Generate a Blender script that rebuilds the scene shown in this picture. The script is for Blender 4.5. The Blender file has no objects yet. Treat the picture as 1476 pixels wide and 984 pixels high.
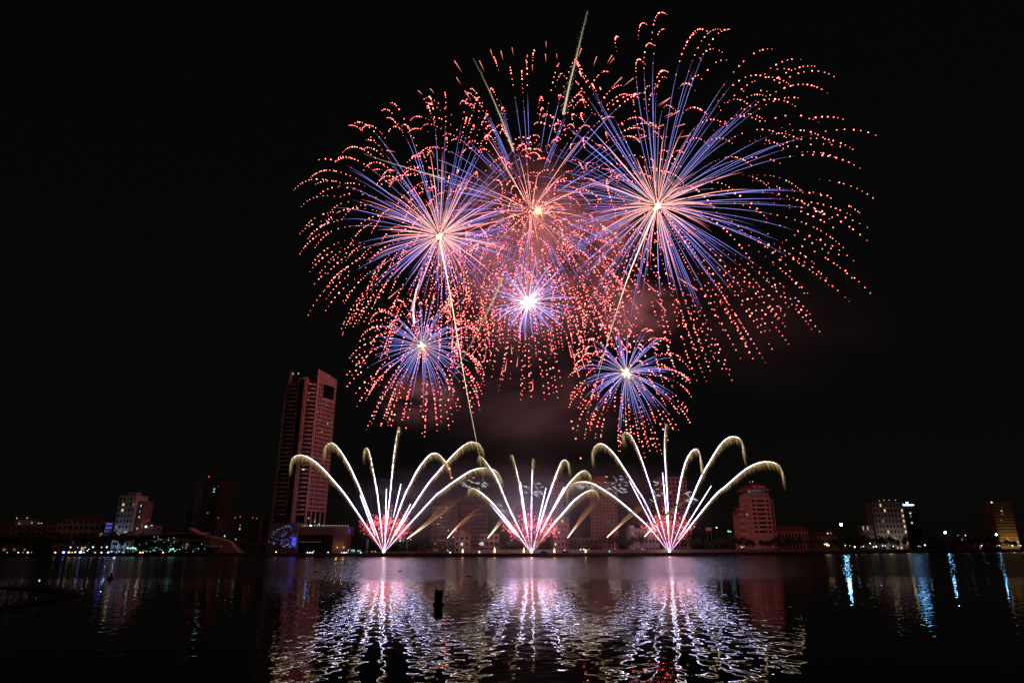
import bpy, bmesh, math, random
import numpy as np
from mathutils import Vector, Matrix
R = math.radians
random.seed(7)
rng = np.random.default_rng(7)
scene = bpy.context.scene
col = scene.collection

# ------------------------------------------------------------------ camera, sky, exposure
FPX = 945.0                      # focal length in photo pixels (1476 wide)
PITCH = R(17.5)
CAM_H = 5.0
ct, st = math.cos(PITCH), math.sin(PITCH)
cam = bpy.data.cameras.new('camera')
cam.sensor_width = 36.0
cam.lens = FPX / 1476 * 36
cam.clip_start, cam.clip_end = 0.5, 12000
cam_o = bpy.data.objects.new('camera', cam)
col.objects.link(cam_o)
cam_o.location = (0, 0, CAM_H)
cam_o.rotation_euler = (math.pi / 2 + PITCH, 0, 0)
scene.camera = cam_o

world = bpy.data.worlds.new('World')
scene.world = world
world.use_nodes = True
wn = world.node_tree
bg = wn.nodes['Background']
sky = wn.nodes.new('ShaderNodeTexSky')
sky.sky_type = 'NISHITA'
sky.sun_disc = False
sky.sun_elevation = R(12.0)
sky.sun_rotation = R(200)
glow = wn.nodes.new('ShaderNodeVectorMath'); glow.operation = 'MULTIPLY_ADD'      # thin night sky plus the even town glow on high haze
wn.links.new(sky.outputs[0], glow.inputs[0])
glow.inputs[1].default_value = (0.00016, 0.00016, 0.00014)
glow.inputs[2].default_value = (0.0017, 0.0015, 0.0015)
wn.links.new(glow.outputs[0], bg.inputs[0])
bg.inputs[1].default_value = 1.0

fill_sun = bpy.data.lights.new('faint_fill_sun', 'SUN')  # faint fill added to lift the dim left buildings, no moon stands there
fill_sun.energy = 0.004
fill_sun.angle = R(0.5)
fill_sun.color = (1.0, 0.9, 0.8)
fill_sun_o = bpy.data.objects.new('faint_fill_sun', fill_sun)
col.objects.link(fill_sun_o)
fill_sun_o.rotation_euler = (R(55), 0, R(-20))

scene.view_settings.view_transform = 'Standard'
scene.view_settings.look = 'None'
scene.view_settings.exposure = 0
scene.view_settings.gamma = 1
scene.view_settings.use_curve_mapping = False
scene.render.engine = 'CYCLES'
cy = scene.cycles
cy.use_denoising = True
cy.max_bounces = 5
cy.diffuse_bounces = 1
cy.glossy_bounces = 3
cy.transparent_max_bounces = 12
cy.volume_bounces = 0
cy.sample_clamp_indirect = 12
cy.caustics_reflective = False
cy.caustics_refractive = False
cy.volume_max_steps = 128
cy.use_light_tree = True
scene.render.filter_size = 1.2

# ------------------------------------------------------------------ pixel -> world helpers
def ray(px, py):
    u, v = (px - 738) / FPX, (492 - py) / FPX
    return np.array([u, ct - v * st, st + v * ct])
def at(px, py, Y):
    d = ray(px, py)
    p = d * (Y / d[1])
    p[2] += CAM_H
    return p
def mpp(px, py, Y):                                   # metres per photo pixel there
    return Y / ray(px, py)[1] / FPX
def ground(px, py, z=0.0):
    d = ray(px, py)
    return d * ((z - CAM_H) / d[2]) + np.array([0, 0, CAM_H])
SHORE = [ground(a, b) for a, b in ((-500, 801.4), (0, 801.4), (400, 801.7), (766, 801.9), (900, 801.3), (1000, 800.4),
                                   (1080, 799.5), (1250, 797.4), (1476, 795.0), (1900, 793.6))]
SX, SY = [p[0] for p in SHORE], [p[1] for p in SHORE]
def shoreY(x):
    return float(np.interp(x, SX, SY))
KX = ray(738, 789.96)[1]
def land(px, dy, z=2.0):                              # a point on the far bank in photo column px, dy metres inland
    Y = 430.0
    for _ in range(12):
        X = (px - 738) / FPX / KX * Y
        Y = 0.5 * Y + 0.5 * (shoreY(X) + dy)
    return np.array([(px - 738) / FPX / KX * Y, Y, z])
def zat(py, Y, px=738):
    d = ray(px, py)
    return CAM_H + d[2] / d[1] * Y

# ------------------------------------------------------------------ mesh helpers
class MB:
    def __init__(s): s.v, s.f, s.c = [], [], []
    def box(s, x0, x1, y0, y1, z0, z1):
        n = len(s.v)
        s.v += [(x0, y0, z0), (x1, y0, z0), (x1, y1, z0), (x0, y1, z0), (x0, y0, z1), (x1, y0, z1), (x1, y1, z1), (x0, y1, z1)]
        s.f += [(n, n+3, n+2, n+1), (n+4, n+5, n+6, n+7), (n, n+1, n+5, n+4), (n+1, n+2, n+6, n+5), (n+2, n+3, n+7, n+6), (n+3, n, n+4, n+7)]
        return s
    def prism(s, poly, z0, z1):
        n, k = len(s.v), len(poly)
        s.v += [(x, y, z0) for x, y in poly] + [(x, y, z1) for x, y in poly]
        s.f += [tuple(range(n + k - 1, n - 1, -1)), tuple(range(n + k, n + 2 * k))]
        s.f += [(n + i, n + (i + 1) % k, n + k + (i + 1) % k, n + k + i) for i in range(k)]
        return s
    def frustum(s, poly0, z0, poly1, z1):
        n, k = len(s.v), len(poly0)
        s.v += [(x, y, z0) for x, y in poly0] + [(x, y, z1) for x, y in poly1]
        s.f += [tuple(range(n + k - 1, n - 1, -1)), tuple(range(n + k, n + 2 * k))]
        s.f += [(n + i, n + (i + 1) % k, n + k + (i + 1) % k, n + k + i) for i in range(k)]
        return s
    def quad(s, *p):
        n = len(s.v); s.v += [tuple(q) for q in p]; s.f.append(tuple(range(n, n + len(p)))); return s
    def tube(s, pts, rad, colr=None, sides=3):
        pts = np.asarray(pts, float); k = len(pts)
        rad = np.broadcast_to(np.asarray(rad, float), (k,))
        t = np.gradient(pts, axis=0)
        t /= np.linalg.norm(t, axis=1)[:, None] + 1e-9
        ref = np.array([0.13, 1.0, 0.07])
        a = np.cross(t, ref); a /= np.linalg.norm(a, axis=1)[:, None] + 1e-9
        b = np.cross(t, a)
        n = len(s.v)
        ang = np.arange(sides) * 2 * np.pi / sides
        ring = pts[:, None] + rad[:, None, None] * (np.cos(ang)[None, :, None] * a[:, None] + np.sin(ang)[None, :, None] * b[:, None])
        s.v += [tuple(q) for q in ring.reshape(-1, 3)]
        if colr is not None:
            colr = np.broadcast_to(np.asarray(colr, float), (k, 3))
            s.c += [tuple(c) for c in np.repeat(colr, sides, axis=0)]
        for i in range(k - 1):
            for j in range(sides):
                j2 = (j + 1) % sides
                s.f.append((n + i*sides + j, n + i*sides + j2, n + (i+1)*sides + j2, n + (i+1)*sides + j))
        s.f.append(tuple(n + j for j in range(sides - 1, -1, -1)))
        s.f.append(tuple(n + (k-1)*sides + j for j in range(sides)))
        return s
    def bead(s, p, r, colr=None, d=None, l=1.0):      # a small glowing grain, stretched by l along d
        p = np.asarray(p, float)
        d = np.array([0, 0, 1.0]) if d is None else np.asarray(d, float) / (np.linalg.norm(d) + 1e-9)
        a = np.cross(d, [0.2, 0.97, 0.1]); a /= np.linalg.norm(a) + 1e-9
        b = np.cross(d, a); n = len(s.v)
        q = [p + d*r*l, p - d*r*l]
        for k in range(5):
            w = k * 2 * np.pi / 5
            q.append(p + r * (a * math.cos(w) + b * math.sin(w)))
        s.v += [tuple(x) for x in q]
        for k in range(5):
            i, j = n + 2 + k, n + 2 + (k + 1) % 5
            s.f += [(n, i, j), (n + 1, j, i)]
        if colr is not None: s.c += [tuple(colr)] * 7
        return s
    def lathe(s, prof, sides=12, cx=0, cy=0):
        n = len(s.v)
        for r, z in prof:
            for k in range(sides):
                w = 2 * math.pi * k / sides
                s.v.append((cx + r * math.cos(w), cy + r * math.sin(w), z))
        for i in range(len(prof) - 1):
            for k in range(sides):
                k2 = (k + 1) % sides
                s.f.append((n + i*sides + k, n + i*sides + k2, n + (i+1)*sides + k2, n + (i+1)*sides + k))
        s.f.append(tuple(n + k for k in range(sides - 1, -1, -1)))
        s.f.append(tuple(n + (len(prof)-1)*sides + k for k in range(sides)))
        return s
    def mesh(s, name, mat):
        me = bpy.data.meshes.new(name)
        me.from_pydata(s.v, [], s.f)
        if s.c:
            at_ = me.attributes.new('Col', 'FLOAT_COLOR', 'POINT')
            c = np.ones((len(s.v), 4), np.float32); c[:, :3] = np.asarray(s.c, np.float32)
            at_.data.foreach_set('color', c.ravel())
        if mat: me.materials.append(mat)
        me.update()
        return me
    def build(s, name, mat, parent=None, **kw):
        o = bpy.data.objects.new(name, s.mesh(name, mat))
        col.objects.link(o)
        if parent is not None: o.parent = parent
        tag(o, **kw)
        return o
def tag(o, label=None, cat=None, group=None, kind=None):
    if label: o['label'] = label
    if cat: o['category'] = cat
    if group: o['group'] = group
    if kind: o['kind'] = kind
    return o
def empty(name, loc, label, cat, group=None, rz=0.0):
    o = bpy.data.objects.new(name, None)
    o.empty_display_size = 1
    col.objects.link(o)
    o.location = tuple(loc); o.rotation_euler = (0, 0, rz)
    return tag(o, label, cat, group)
def copy_tree(o, parent=None):
    c = o.copy(); col.objects.link(c)
    if parent is not None: c.parent = parent
    for ch in list(o.children): copy_tree(ch, c)
    return c
ORD = ['first', 'second', 'third', 'fourth', 'fifth', 'sixth', 'seventh', 'eighth', 'ninth', 'tenth', 'eleventh', 'twelfth',
       'thirteenth', 'fourteenth', 'fifteenth', 'sixteenth', 'seventeenth', 'eighteenth', 'nineteenth', 'twentieth']

# ------------------------------------------------------------------ materials
def nodes(name):
    m = bpy.data.materials.new(name); m.use_nodes = True
    return m, m.node_tree, m.node_tree.nodes['Principled BSDF']
def plain(name, c, rough=0.7, var=0.25, scale=0.3, metal=0.0, spec=0.3):
    m, t, b = nodes(name)
    tc = t.nodes.new('ShaderNodeTexCoord')
    n = t.nodes.new('ShaderNodeTexNoise'); n.inputs['Scale'].default_value = scale; n.inputs['Detail'].default_value = 5
    r = t.nodes.new('ShaderNodeValToRGB')
    r.color_ramp.elements[0].position, r.color_ramp.elements[1].position = 0.3, 0.7
    r.color_ramp.elements[0].color = (*[x * (1 - var) for x in c], 1)
    r.color_ramp.elements[1].color = (*[min(1, x * (1 + var)) for x in c], 1)
    t.links.new(tc.outputs['Object'], n.inputs['Vector']); t.links.new(n.outputs[0], r.inputs[0]); t.links.new(r.outputs[0], b.inputs['Base Color'])
    b.inputs['Roughness'].default_value = rough; b.inputs['Metallic'].default_value = metal
    b.inputs['Specular IOR Level'].default_value = spec
    return m
def emit(name, c, s, sampling='NONE'):
    m, t, b = nodes(name)
    t.nodes.remove(b)
    e = t.nodes.new('ShaderNodeEmission'); e.inputs[0].default_value = (*c, 1); e.inputs[1].default_value = s
    t.links.new(e.outputs[0], t.nodes['Material Output'].inputs[0])
    m.cycles.emission_sampling = sampling
    return m
def burning(name):                                    # burning stars and sparks: every grain has its own flame colour
    m, t, b = nodes(name)
    t.nodes.remove(b)
    a = t.nodes.new('ShaderNodeAttribute'); a.attribute_name = 'Col'
    e = t.nodes.new('ShaderNodeEmission')
    t.links.new(a.outputs['Color'], e.inputs[0]); t.links.new(e.outputs[0], t.nodes['Material Output'].inputs[0])
    m.cycles.emission_sampling = 'NONE'
    return m
FIRE = burning('burning_sparks')
M = dict(
    concrete=plain('concrete', (0.30, 0.28, 0.27)), quay=plain('quay_stone', (0.10, 0.09, 0.085)),
    soil=plain('ground_soil', (0.07, 0.065, 0.055), 0.95), render_pink=plain('pink_render', (0.64, 0.36, 0.29), 0.8, 0.08),
    render_white=plain('white_render', (0.68, 0.66, 0.64), 0.8, 0.08), render_grey=plain('grey_render', (0.38, 0.37, 0.37), 0.8, 0.1),
    render_ochre=plain('ochre_render', (0.60, 0.42, 0.22), 0.8, 0.1), render_brown=plain('brown_render', (0.34, 0.22, 0.18), 0.8, 0.12),
    roof_red=plain('red_roof_tiles', (0.30, 0.07, 0.05), 0.75, 0.2), cladding=plain('tower_cladding', (0.38, 0.24, 0.21), 0.6, 0.1),
    cladding_dark=plain('dark_cladding', (0.17, 0.12, 0.11), 0.5, 0.1), steel=plain('steel', (0.30, 0.30, 0.31), 0.45, 0.1, 1.0, 0.7),
    podium=plain('podium_stone', (0.13, 0.07, 0.055), 0.8, 0.12),
    glass=plain('dark_glass', (0.012, 0.013, 0.016), 0.12, 0.2, 0.2, 0.0, 0.5),
    bark=plain('bark', (0.10, 0.07, 0.05), 0.9), leaf=plain('leaves', (0.050, 0.075, 0.030), 0.8, 0.5, 0.5),
    leaf2=plain('palm_leaves', (0.06, 0.085, 0.035), 0.8, 0.4, 0.5),
    fence=plain('site_fence', (0.50, 0.40, 0.38), 0.8, 0.15, 0.15), buoy=plain('weathered_green_paint', (0.035, 0.055, 0.025), 0.8, 0.5, 2.0),
    black=plain('black_rubber', (0.015, 0.015, 0.015), 0.7), car=plain('dark_car_paint', (0.03, 0.03, 0.035), 0.3, 0.1, 1, 0, 0.5),
    weed=plain('river_weed', (0.02, 0.022, 0.014), 0.95), letter=plain('sign_letters', (0.10, 0.06, 0.055), 0.6),
    win_warm=emit('warm_window', (1.0, 0.78, 0.36), 0.75), win_dim=emit('dim_window', (1.0, 0.75, 0.42), 0.16),
    win_cool=emit('cool_window', (0.72, 0.9, 1.0), 0.8), win_blue=emit('blue_window', (0.22, 0.42, 1.0), 0.6),
    win_teal=emit('teal_window', (0.35, 1.0, 0.85), 0.6),
    led_blue=emit('blue_led', (0.08, 0.08, 1.0), 0.9), led_violet=emit('violet_led', (0.20, 0.20, 1.0), 0.35),
    lamp_white=emit('white_lamp', (0.9, 0.93, 1.0), 2.4), lamp_warm=emit('warm_lamp', (1.0, 0.72, 0.35), 2.2),
    lamp_blue=emit('blue_lamp', (0.25, 0.35, 1.0), 7.0), lamp_red=emit('red_lamp', (1.0, 0.07, 0.05), 1.3),
    lamp_teal=emit('teal_lamp', (0.3, 1.0, 0.8), 1.1), lamp_flood=emit('flood_lamp', (0.25, 0.65, 1.0), 110.0),
    sign_cyan=emit('cyan_sign', (0.16, 0.50, 1.0), 9.0), lamp_dim=emit('dim_lamp', (0.95, 0.9, 0.8), 0.8),
)

# ------------------------------------------------------------------ water, far bank
def water_material():
    m, t, b = nodes('river_water')
    N, L = t.nodes.new, t.links.new
    tc = N('ShaderNodeTexCoord')
    sep = N('ShaderNodeSeparateXYZ'); L(tc.outputs['Object'], sep.inputs[0])
    mp = N('ShaderNodeMapping'); L(tc.outputs['Object'], mp.inputs[0])
    mp.inputs['Scale'].default_value = (1.3, 0.75, 1.0)
    n1 = N('ShaderNodeTexNoise'); n1.inputs['Scale'].default_value = 0.85; n1.inputs['Detail'].default_value = 1.5; n1.inputs['Roughness'].default_value = 0.4
    n1.inputs['Distortion'].default_value = 0.35
    n2 = N('ShaderNodeTexNoise'); n2.inputs['Scale'].default_value = 0.13; n2.inputs['Detail'].default_value = 1.0
    L(mp.outputs[0], n1.inputs['Vector']); L(mp.outputs[0], n2.inputs['Vector'])
    # a breeze roughens the far half of the river: ragged edge about 110 m out
    pm = N('ShaderNodeMapping'); L(tc.outputs['Object'], pm.inputs[0]); pm.inputs['Scale'].default_value = (0.012, 0.03, 1)
    pn = N('ShaderNodeTexNoise'); pn.inputs['Scale'].default_value = 1.0; pn.inputs['Detail'].default_value = 3
    L(pm.outputs[0], pn.inputs['Vector'])
    ad = N('ShaderNodeMath'); ad.operation = 'MULTIPLY_ADD'; L(pn.outputs[0], ad.inputs[0]); ad.inputs[1].default_value = 70; L(sep.outputs['Y'], ad.inputs[2])
    wind = N('ShaderNodeMapRange'); wind.interpolation_type = 'SMOOTHSTEP'
    wind.inputs['From Min'].default_value = 120; wind.inputs['From Max'].default_value = 175
    L(ad.outputs[0], wind.inputs['Value'])
    # height
    h = N('ShaderNodeMath'); h.operation = 'MULTIPLY_ADD'; L(n2.outputs[0], h.inputs[0]); h.inputs[1].default_value = 0.6; L(n1.outputs[0], h.inputs[2])
    bp = N('ShaderNodeBump'); bp.inputs['Strength'].default_value = 1.0
    dist = N('ShaderNodeMapRange'); L(wind.outputs[0], dist.inputs['Value'])
    dist.inputs['To Min'].default_value = 0.032; dist.inputs['To Max'].default_value = 0.06
    L(dist.outputs[0], bp.inputs['Distance']); L(h.outputs[0], bp.inputs['Height'])
    L(bp.outputs[0], b.inputs['Normal'])
    rr = N('ShaderNodeMapRange'); L(wind.outputs[0], rr.inputs['Value'])
    rr.inputs['To Min'].default_value = 0.0; rr.inputs['To Max'].default_value = 0.20
    L(rr.outputs[0], b.inputs['Roughness'])
    b.inputs['Base Color'].default_value = (0.004, 0.006, 0.008, 1)
    b.inputs['IOR'].default_value = 1.333
    return m
w = MB()
w.quad((-2500, -300, 0), (2500, -300, 0), (2500, 1500, 0), (-2500, 1500, 0))
w.build('river_water', water_material(), kind='structure')

g = MB(); n = len(SX)
ex = [-3000] + SX + [4000]; ey = [SY[0]] + SY + [SY[-1] + 400]
for i in range(len(ex) - 1):
    g.quad((ex[i], ey[i] + 1.4, 2.0), (ex[i+1], ey[i+1] + 1.4, 2.0), (ex[i+1] * 1.5, 7000, 2.0), (ex[i] * 1.5, 7000, 2.0))
g.build('ground', M['soil'], kind='structure')
q = MB()
for i in range(len(ex) - 1):
    a, b_ = (ex[i], ey[i]), (ex[i+1], ey[i+1])
    q.quad((a[0], a[1], -1.5), (b_[0], b_[1], -1.5), (b_[0], b_[1] + .4, 1.75), (a[0], a[1] + .4, 1.75))
    q.quad((a[0], a[1] + .4, 1.75), (b_[0], b_[1] + .4, 1.75), (b_[0], b_[1] + .4, 2.12), (a[0], a[1] + .4, 2.12))
    q.quad((a[0], a[1] + .4, 2.12), (b_[0], b_[1] + .4, 2.12), (b_[0], b_[1] + 1.5, 2.12), (a[0], a[1] + 1.5, 2.12))
    q.quad((a[0], a[1] + 1.5, 2.12), (b_[0], b_[1] + 1.5, 2.12), (b_[0], b_[1] + 1.5, 1.9), (a[0], a[1] + 1.5, 1.9))
q.build('quay', M['quay'], kind='structure')
pv = MB()
for i in range(len(ex) - 1):
    pv.quad((ex[i], ey[i] + 1.6, 2.006), (ex[i+1], ey[i+1] + 1.6, 2.006), (ex[i+1], ey[i+1] + 14, 2.006), (ex[i], ey[i] + 14, 2.006))
pv.build('promenade_pavement', M['concrete'], kind='structure')

# ------------------------------------------------------------------ fireworks
def lamp(name, p, power, c, radius, parent=None):
    l = bpy.data.lights.new(name, 'POINT'); l.energy = power; l.color = c; l.shadow_soft_size = radius
    o = bpy.data.objects.new(name, l); col.objects.link(o)
    if parent is not None:
        o.parent = parent; o.location = Vector(p) - Vector(parent.location)
    else: o.location = tuple(p)
    return o
def sphere_dirs(n, jit=0.5):
    i = np.arange(n) + 0.5
    z = 1 - 2 * i / n; ph = i * 2.399963
    d = np.stack([np.sqrt(1 - z*z) * np.cos(ph), np.sqrt(1 - z*z) * np.sin(ph), z], 1)
    d += rng.normal(0, jit / math.sqrt(n), d.shape)
    d /= np.linalg.norm(d, axis=1)[:, None]
    rng.shuffle(d)
    return d
EMB = np.array([10.0, 1.45, 1.20])
def burst(px, py, Y, rpx, n, label, G=18.0, W=0.0, blue=1.0, trail=(0.10, 1.3), ember=(1.3, 3.2), pistil=0, pistil_r=0.42, core=2.2,
          esize=0.37, power=0.0, lcol=(1, .35, .3), up=0.0, dt=0.165, white=0.25, tr=0.085, core_col=(7, 4.6, 2.2), rays=0, jit=1.3):
    c = at(px, py, Y); k = mpp(px, py, Y); Rm = rpx * k
    root = empty('firework_burst', c, label, 'firework', 'firework bursts above the river')
    gv = np.array([W, 0, -G])
    def pos(d, r, t):
        t = np.atleast_1d(t); e = 1 - np.exp(-t)
        return d[None] * (r * e)[:, None] + gv[None] * (t - e)[:, None]
    D = sphere_dirs(n, jit)
    rest_t, rest_e = MB(), MB()
    for i, d in enumerate(D):
        r = Rm * rng.uniform(0.92, 1.08) * (1 + up * d[2])
        own = i < 100
        tm = None; t1 = None
        if blue > 0 and (i % 5 < 3 or n < 200):
            t1 = trail[1] * rng.uniform(0.62, 1.15)
            t = trail[0] + (t1 - trail[0]) * np.linspace(0, 1, 12) ** 1.15
            u = (t - trail[0]) / (t1 - trail[0])
            wmix = np.clip(1 - u / max(white, .01), 0, 1)[:, None] ** 1.2
            bc = np.array([0.56, 0.54, 1.75]) * blue * rng.uniform(0.55, 1.25)
            cc = bc * (1 - wmix) + np.array([1.2, .85, .85]) * blue * wmix
            cc = cc * (np.clip((1 - u) * 2.4, 0.05, 1)[:, None]) * (0.65 + 0.35 * np.clip(u * 6, 0, 1))[:, None]
            rr = tr * (0.75 + 0.5 * np.sin(np.pi * np.clip(u, 0, 1)))
            mb = MB() if own else rest_t
            mb.tube(pos(d, r, t), rr, cc)
            if own: tm = mb.build('spark_trail', FIRE, root)
        if ember and rng.random() < 0.93:
            t0 = ember[0] * rng.uniform(0.85, 1.25) if t1 is None else t1 * rng.uniform(.62, .9); te = ember[1] * rng.uniform(0.75, 1.06)
            mb = MB() if own else rest_e
            ts = np.arange(t0, te, dt * rng.uniform(0.75, 1.4))
            ts = ts + rng.normal(0, dt * .14, len(ts))
            ts = ts[rng.random(len(ts)) > 0.08]
            if len(ts) == 0: ts = np.array([t0])
            p, v = pos(d, r, ts), pos(d, r, ts + 0.02)
            v = (v - p) / 0.02; v /= np.linalg.norm(v, axis=1)[:, None] + 1e-9
            q_ = (ts - t0) / (te - t0 + 1e-6)
            sz = esize * np.interp(q_, [0, .18, .45, .75, 1], [.25, .5, 1.1, 1.0, .5]) * rng.uniform(0.55, 1.25, len(ts))
            ln = sz * (1.0 + np.clip(1.6 - 3.2 * q_, 0, 2) * rng.uniform(0.4, 1.3, len(ts)))
            br = EMB[None] * rng.uniform(0.5, 1.25, len(ts))[:, None] * np.stack([np.ones(len(ts)), rng.uniform(.8, 1.25, len(ts)), rng.uniform(.8, 1.3, len(ts))], 1)
            off = np.array([-1.0, -0.62, 0.0, 0.62, 1.0]); rp = np.array([0.01, 0.72, 1.0, 0.72, 0.01])
            P = (p[:, None] + v[:, None] * (off[None, :, None] * ln[:, None, None])).reshape(-1, 3)
            RR = np.maximum(0.003, (sz[:, None] * rp[None]).reshape(-1))
            CC = (br[:, None] * np.array([.01, 1, 1, 1, .01])[None, :, None]).reshape(-1, 3)
            mb.tube(P, RR, CC, 4)                     # flashes strung on the thin glow of the falling star
            if own and mb.v: mb.build('ember_string', FIRE, tm if tm is not None else root)
    if rest_t.v: rest_t.build('spark_trails', FIRE, root, kind='stuff')
    if rest_e.v: rest_e.build('ember_strings', FIRE, root, kind='stuff')
    if pistil:
        for d in sphere_dirs(pistil, 0.9):
            if d[2] < -0.35 and rng.random() < 0.6: continue
            r = Rm * pistil_r * rng.uniform(0.55, 1.2) * (1.05 + 0.25 * d[2])
            t = np.linspace(0.08, 1.25 * rng.uniform(0.7, 1.15), 10)
            u = np.linspace(0, 1, 10)[:, None]
            cc = (np.array([2.8, 1.25, 1.10]) * (1 - u) ** 1.3 + np.array([1.7, 0.34, 0.34]) * (1 - (1 - u) ** 1.3)) * np.clip((1 - u) * 3.5, 0.25, 1) * rng.uniform(0.5, 1.15)
            rad = 0.17 * (0.6 + 0.7 * np.sin(np.pi * u[:, 0] ** 0.8))
            MB().tube(pos(d, r * 1.6, t), rad, cc).build('pink_streak', FIRE, root)
    if rays:                                          # the thick short rays of a fresh break
        for d in sphere_dirs(rays, 1.0):
            L_ = Rm * rng.uniform(0.16, 0.42)
            u = np.linspace(0.02, 1, 5)
            cc = np.array([3.2, 2.9, 2.7]) * (1 - u[:, None]) ** .7 + np.array([.35, .38, 1.3]) * u[:, None]
            MB().tube(d[None] * (L_ * u)[:, None], 0.42 * (1.1 - u), cc).build('bright_ray', FIRE, root)
    if core:
        mb = MB()
        for d in sphere_dirs(16, 1.2):
            L_ = core * rng.uniform(0.9, 2.4)
            mb.tube(np.array([d * 0, d * L_ * .5, d * L_]), np.array([.7, .45, .08]) * core * .55, np.array([core_col, core_col, core_col]) * np.array([[1], [.7], [.35]]), 4)
        mb.build('flash_core', FIRE, root)
    if power: lamp('burst_light', c, power, lcol, min(38.0, Rm * .5), root)
    return root

RED_L = (1.0, 0.25, 0.21)
A = burst(634, 340, 440, 192, 240, 'large red and blue starburst at left, nearest the high rise hotel', G=14, W=-2, pistil=100, pistil_r=0.42, power=9e4, lcol=RED_L, up=0.32)
B = burst(766, 305, 470, 214, 250, 'middle one of the three largest bursts, with small golden core', G=14, W=1, trail=(0.42, 1.25), pistil=46, pistil_r=0.44, power=1.1e5, lcol=RED_L, core=0, white=0.02, blue=1.1, up=0.24)
C = burst(948, 297, 425, 256, 270, 'largest burst, at right, its red embers drifting to the right', G=16, W=6.5, pistil=100, pistil_r=0.34, power=3.2e5, lcol=RED_L, up=0.20, dt=0.18, esize=0.38)
D_ = burst(608, 498, 415, 110, 130, 'small blue burst with red falling embers, right of the hotel tower top', G=11, W=-1.5, trail=(0.06, 1.15), ember=(1.25, 2.65), power=4e4, lcol=RED_L, white=0.42, core=1.7, dt=0.2, up=-.02, esize=0.36)
E_ = burst(762, 436, 440, 80, 110, 'small dense blue burst with a brilliant white core', G=5, W=2, trail=(0.04, 1.7), ember=None, power=4e4, lcol=(0.8, 0.8, 1.0), white=0.5, core=2.6, core_col=(9, 8.5, 8), rays=46, up=0.3, blue=1.5)
F_ = burst(903, 537, 412, 98, 120, 'small blue burst with yellow white core, low above the right comet fan', G=9, W=1, trail=(0.05, 1.35), ember=(1.5, 2.7), power=4e4, lcol=RED_L, white=0.4, core=2.0, dt=0.2, esize=0.33, up=0.02)
G_ = burst(768, 395, 455, 150, 170, 'dense ball of red embers behind the white cored burst', G=17, W=1, blue=0, ember=(0.75, 2.75), power=6e4, lcol=RED_L, core=0, dt=0.2, esize=0.38)
# small golden break beside the middle of burst B
gb = empty('golden_break', at(776, 304, 455), 'tiny golden spark cluster at the heart of the middle large burst', 'firework')
mb = MB()
for d in sphere_dirs(34, 1.0):
    L_ = rng.uniform(3, 9)
    mb = MB().tube(np.array([d * .2, d * L_ * .5, d * L_]), [.55, .3, .08], [(6, 4, 1.8), (2.2, 1.3, .6), (.9, .4, .2)])
    mb.build('golden_ray', FIRE, gb)

# pink dashes left by a second set of stars
def dashes(label, items, Y):
    root = empty('dash_sparks', at(items[0][0], items[0][1], Y), label, 'firework')
    o = np.array(root.location)
    for x0, y0, x1, y1, b in items:
        p0, p1 = at(x0, y0, Y), at(x1, y1, Y)
        MB().tube(np.array([p0, p0 * .4 + p1 * .6, p1]) - o, [.34, .26, .10], np.array([(2.0, .55, .5), (1.2, .25, .25), (.3, .05, .05)]) * b).build('spark_dash', FIRE, root)
    return root
top = [(655, 88, 666, 105, 1), (658, 112, 664, 122, .8), (670, 131, 679, 146, .9), (691, 88, 698, 103, .9), (707, 72, 710, 82, .9), (722, 74, 725, 87, 1),
       (738, 69, 740, 80, .7), (758, 86, 759.5, 97, 1), (767, 95, 768, 103, .7), (786, 78, 787, 90, .9), (802, 78, 803, 86, .6), (787, 60, 787, 70, .7), (838, 70, 833, 84, 1), (860, 82, 855, 96, .9),
       (882, 80, 875, 92, 1), (885, 84, 878, 93, .7), (896, 112, 880, 128, 1), (913, 113, 898, 125, .8), (949, 122, 941, 129, .9), (963, 143, 948, 152, 1), (966, 141, 950, 154, .8), (957, 180, 940, 186, .8),
       (979, 160, 960, 171, 1), (969, 163, 957, 169, .7), (995, 195, 975, 199, .9), (987, 179, 970, 184, .8), (932, 196, 912, 203, .8), (570, 182, 573, 184, .6), (603, 131, 609, 137, .9), (557, 217, 570, 219, .9), (620, 128, 626, 135, .8)]
dashes('pink dash sparks fanned above the top of the middle burst', top, 455)
low = [(768, 562, 768, 545, 1), (757, 490, 759, 475, .8), (738, 510, 737, 495, .9), (728, 535, 731, 515, 1), (723, 540, 725, 528, .8), (745, 528, 747, 512, .9), (796, 507, 793, 490, 1), (824, 515, 818, 490, 1), (829, 520, 822, 495, .8),
       (835, 543, 827, 520, 1), (843, 530, 836, 510, .9), (857, 472, 848, 454, 1), (862, 512, 853, 483, .8), (870, 470, 864, 452, .8), (697, 522, 701, 505, .9), (690, 500, 696, 490, .7), (905, 508, 890, 482, .9), (912, 472, 895, 448, 1),
       (960, 448, 942, 428, 1), (989, 408, 975, 398, 1), (1005, 418, 985, 404, .9), (945, 420, 925, 402, .9), (560, 430, 578, 415, 1), (570, 480, 585, 462, .9), (598, 478, 612, 465, .9), (655, 440, 668, 428, .8), (680, 512, 690, 498, .9)]
dashes('pink dash sparks falling below the middle and right bursts', low, 450)

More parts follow.
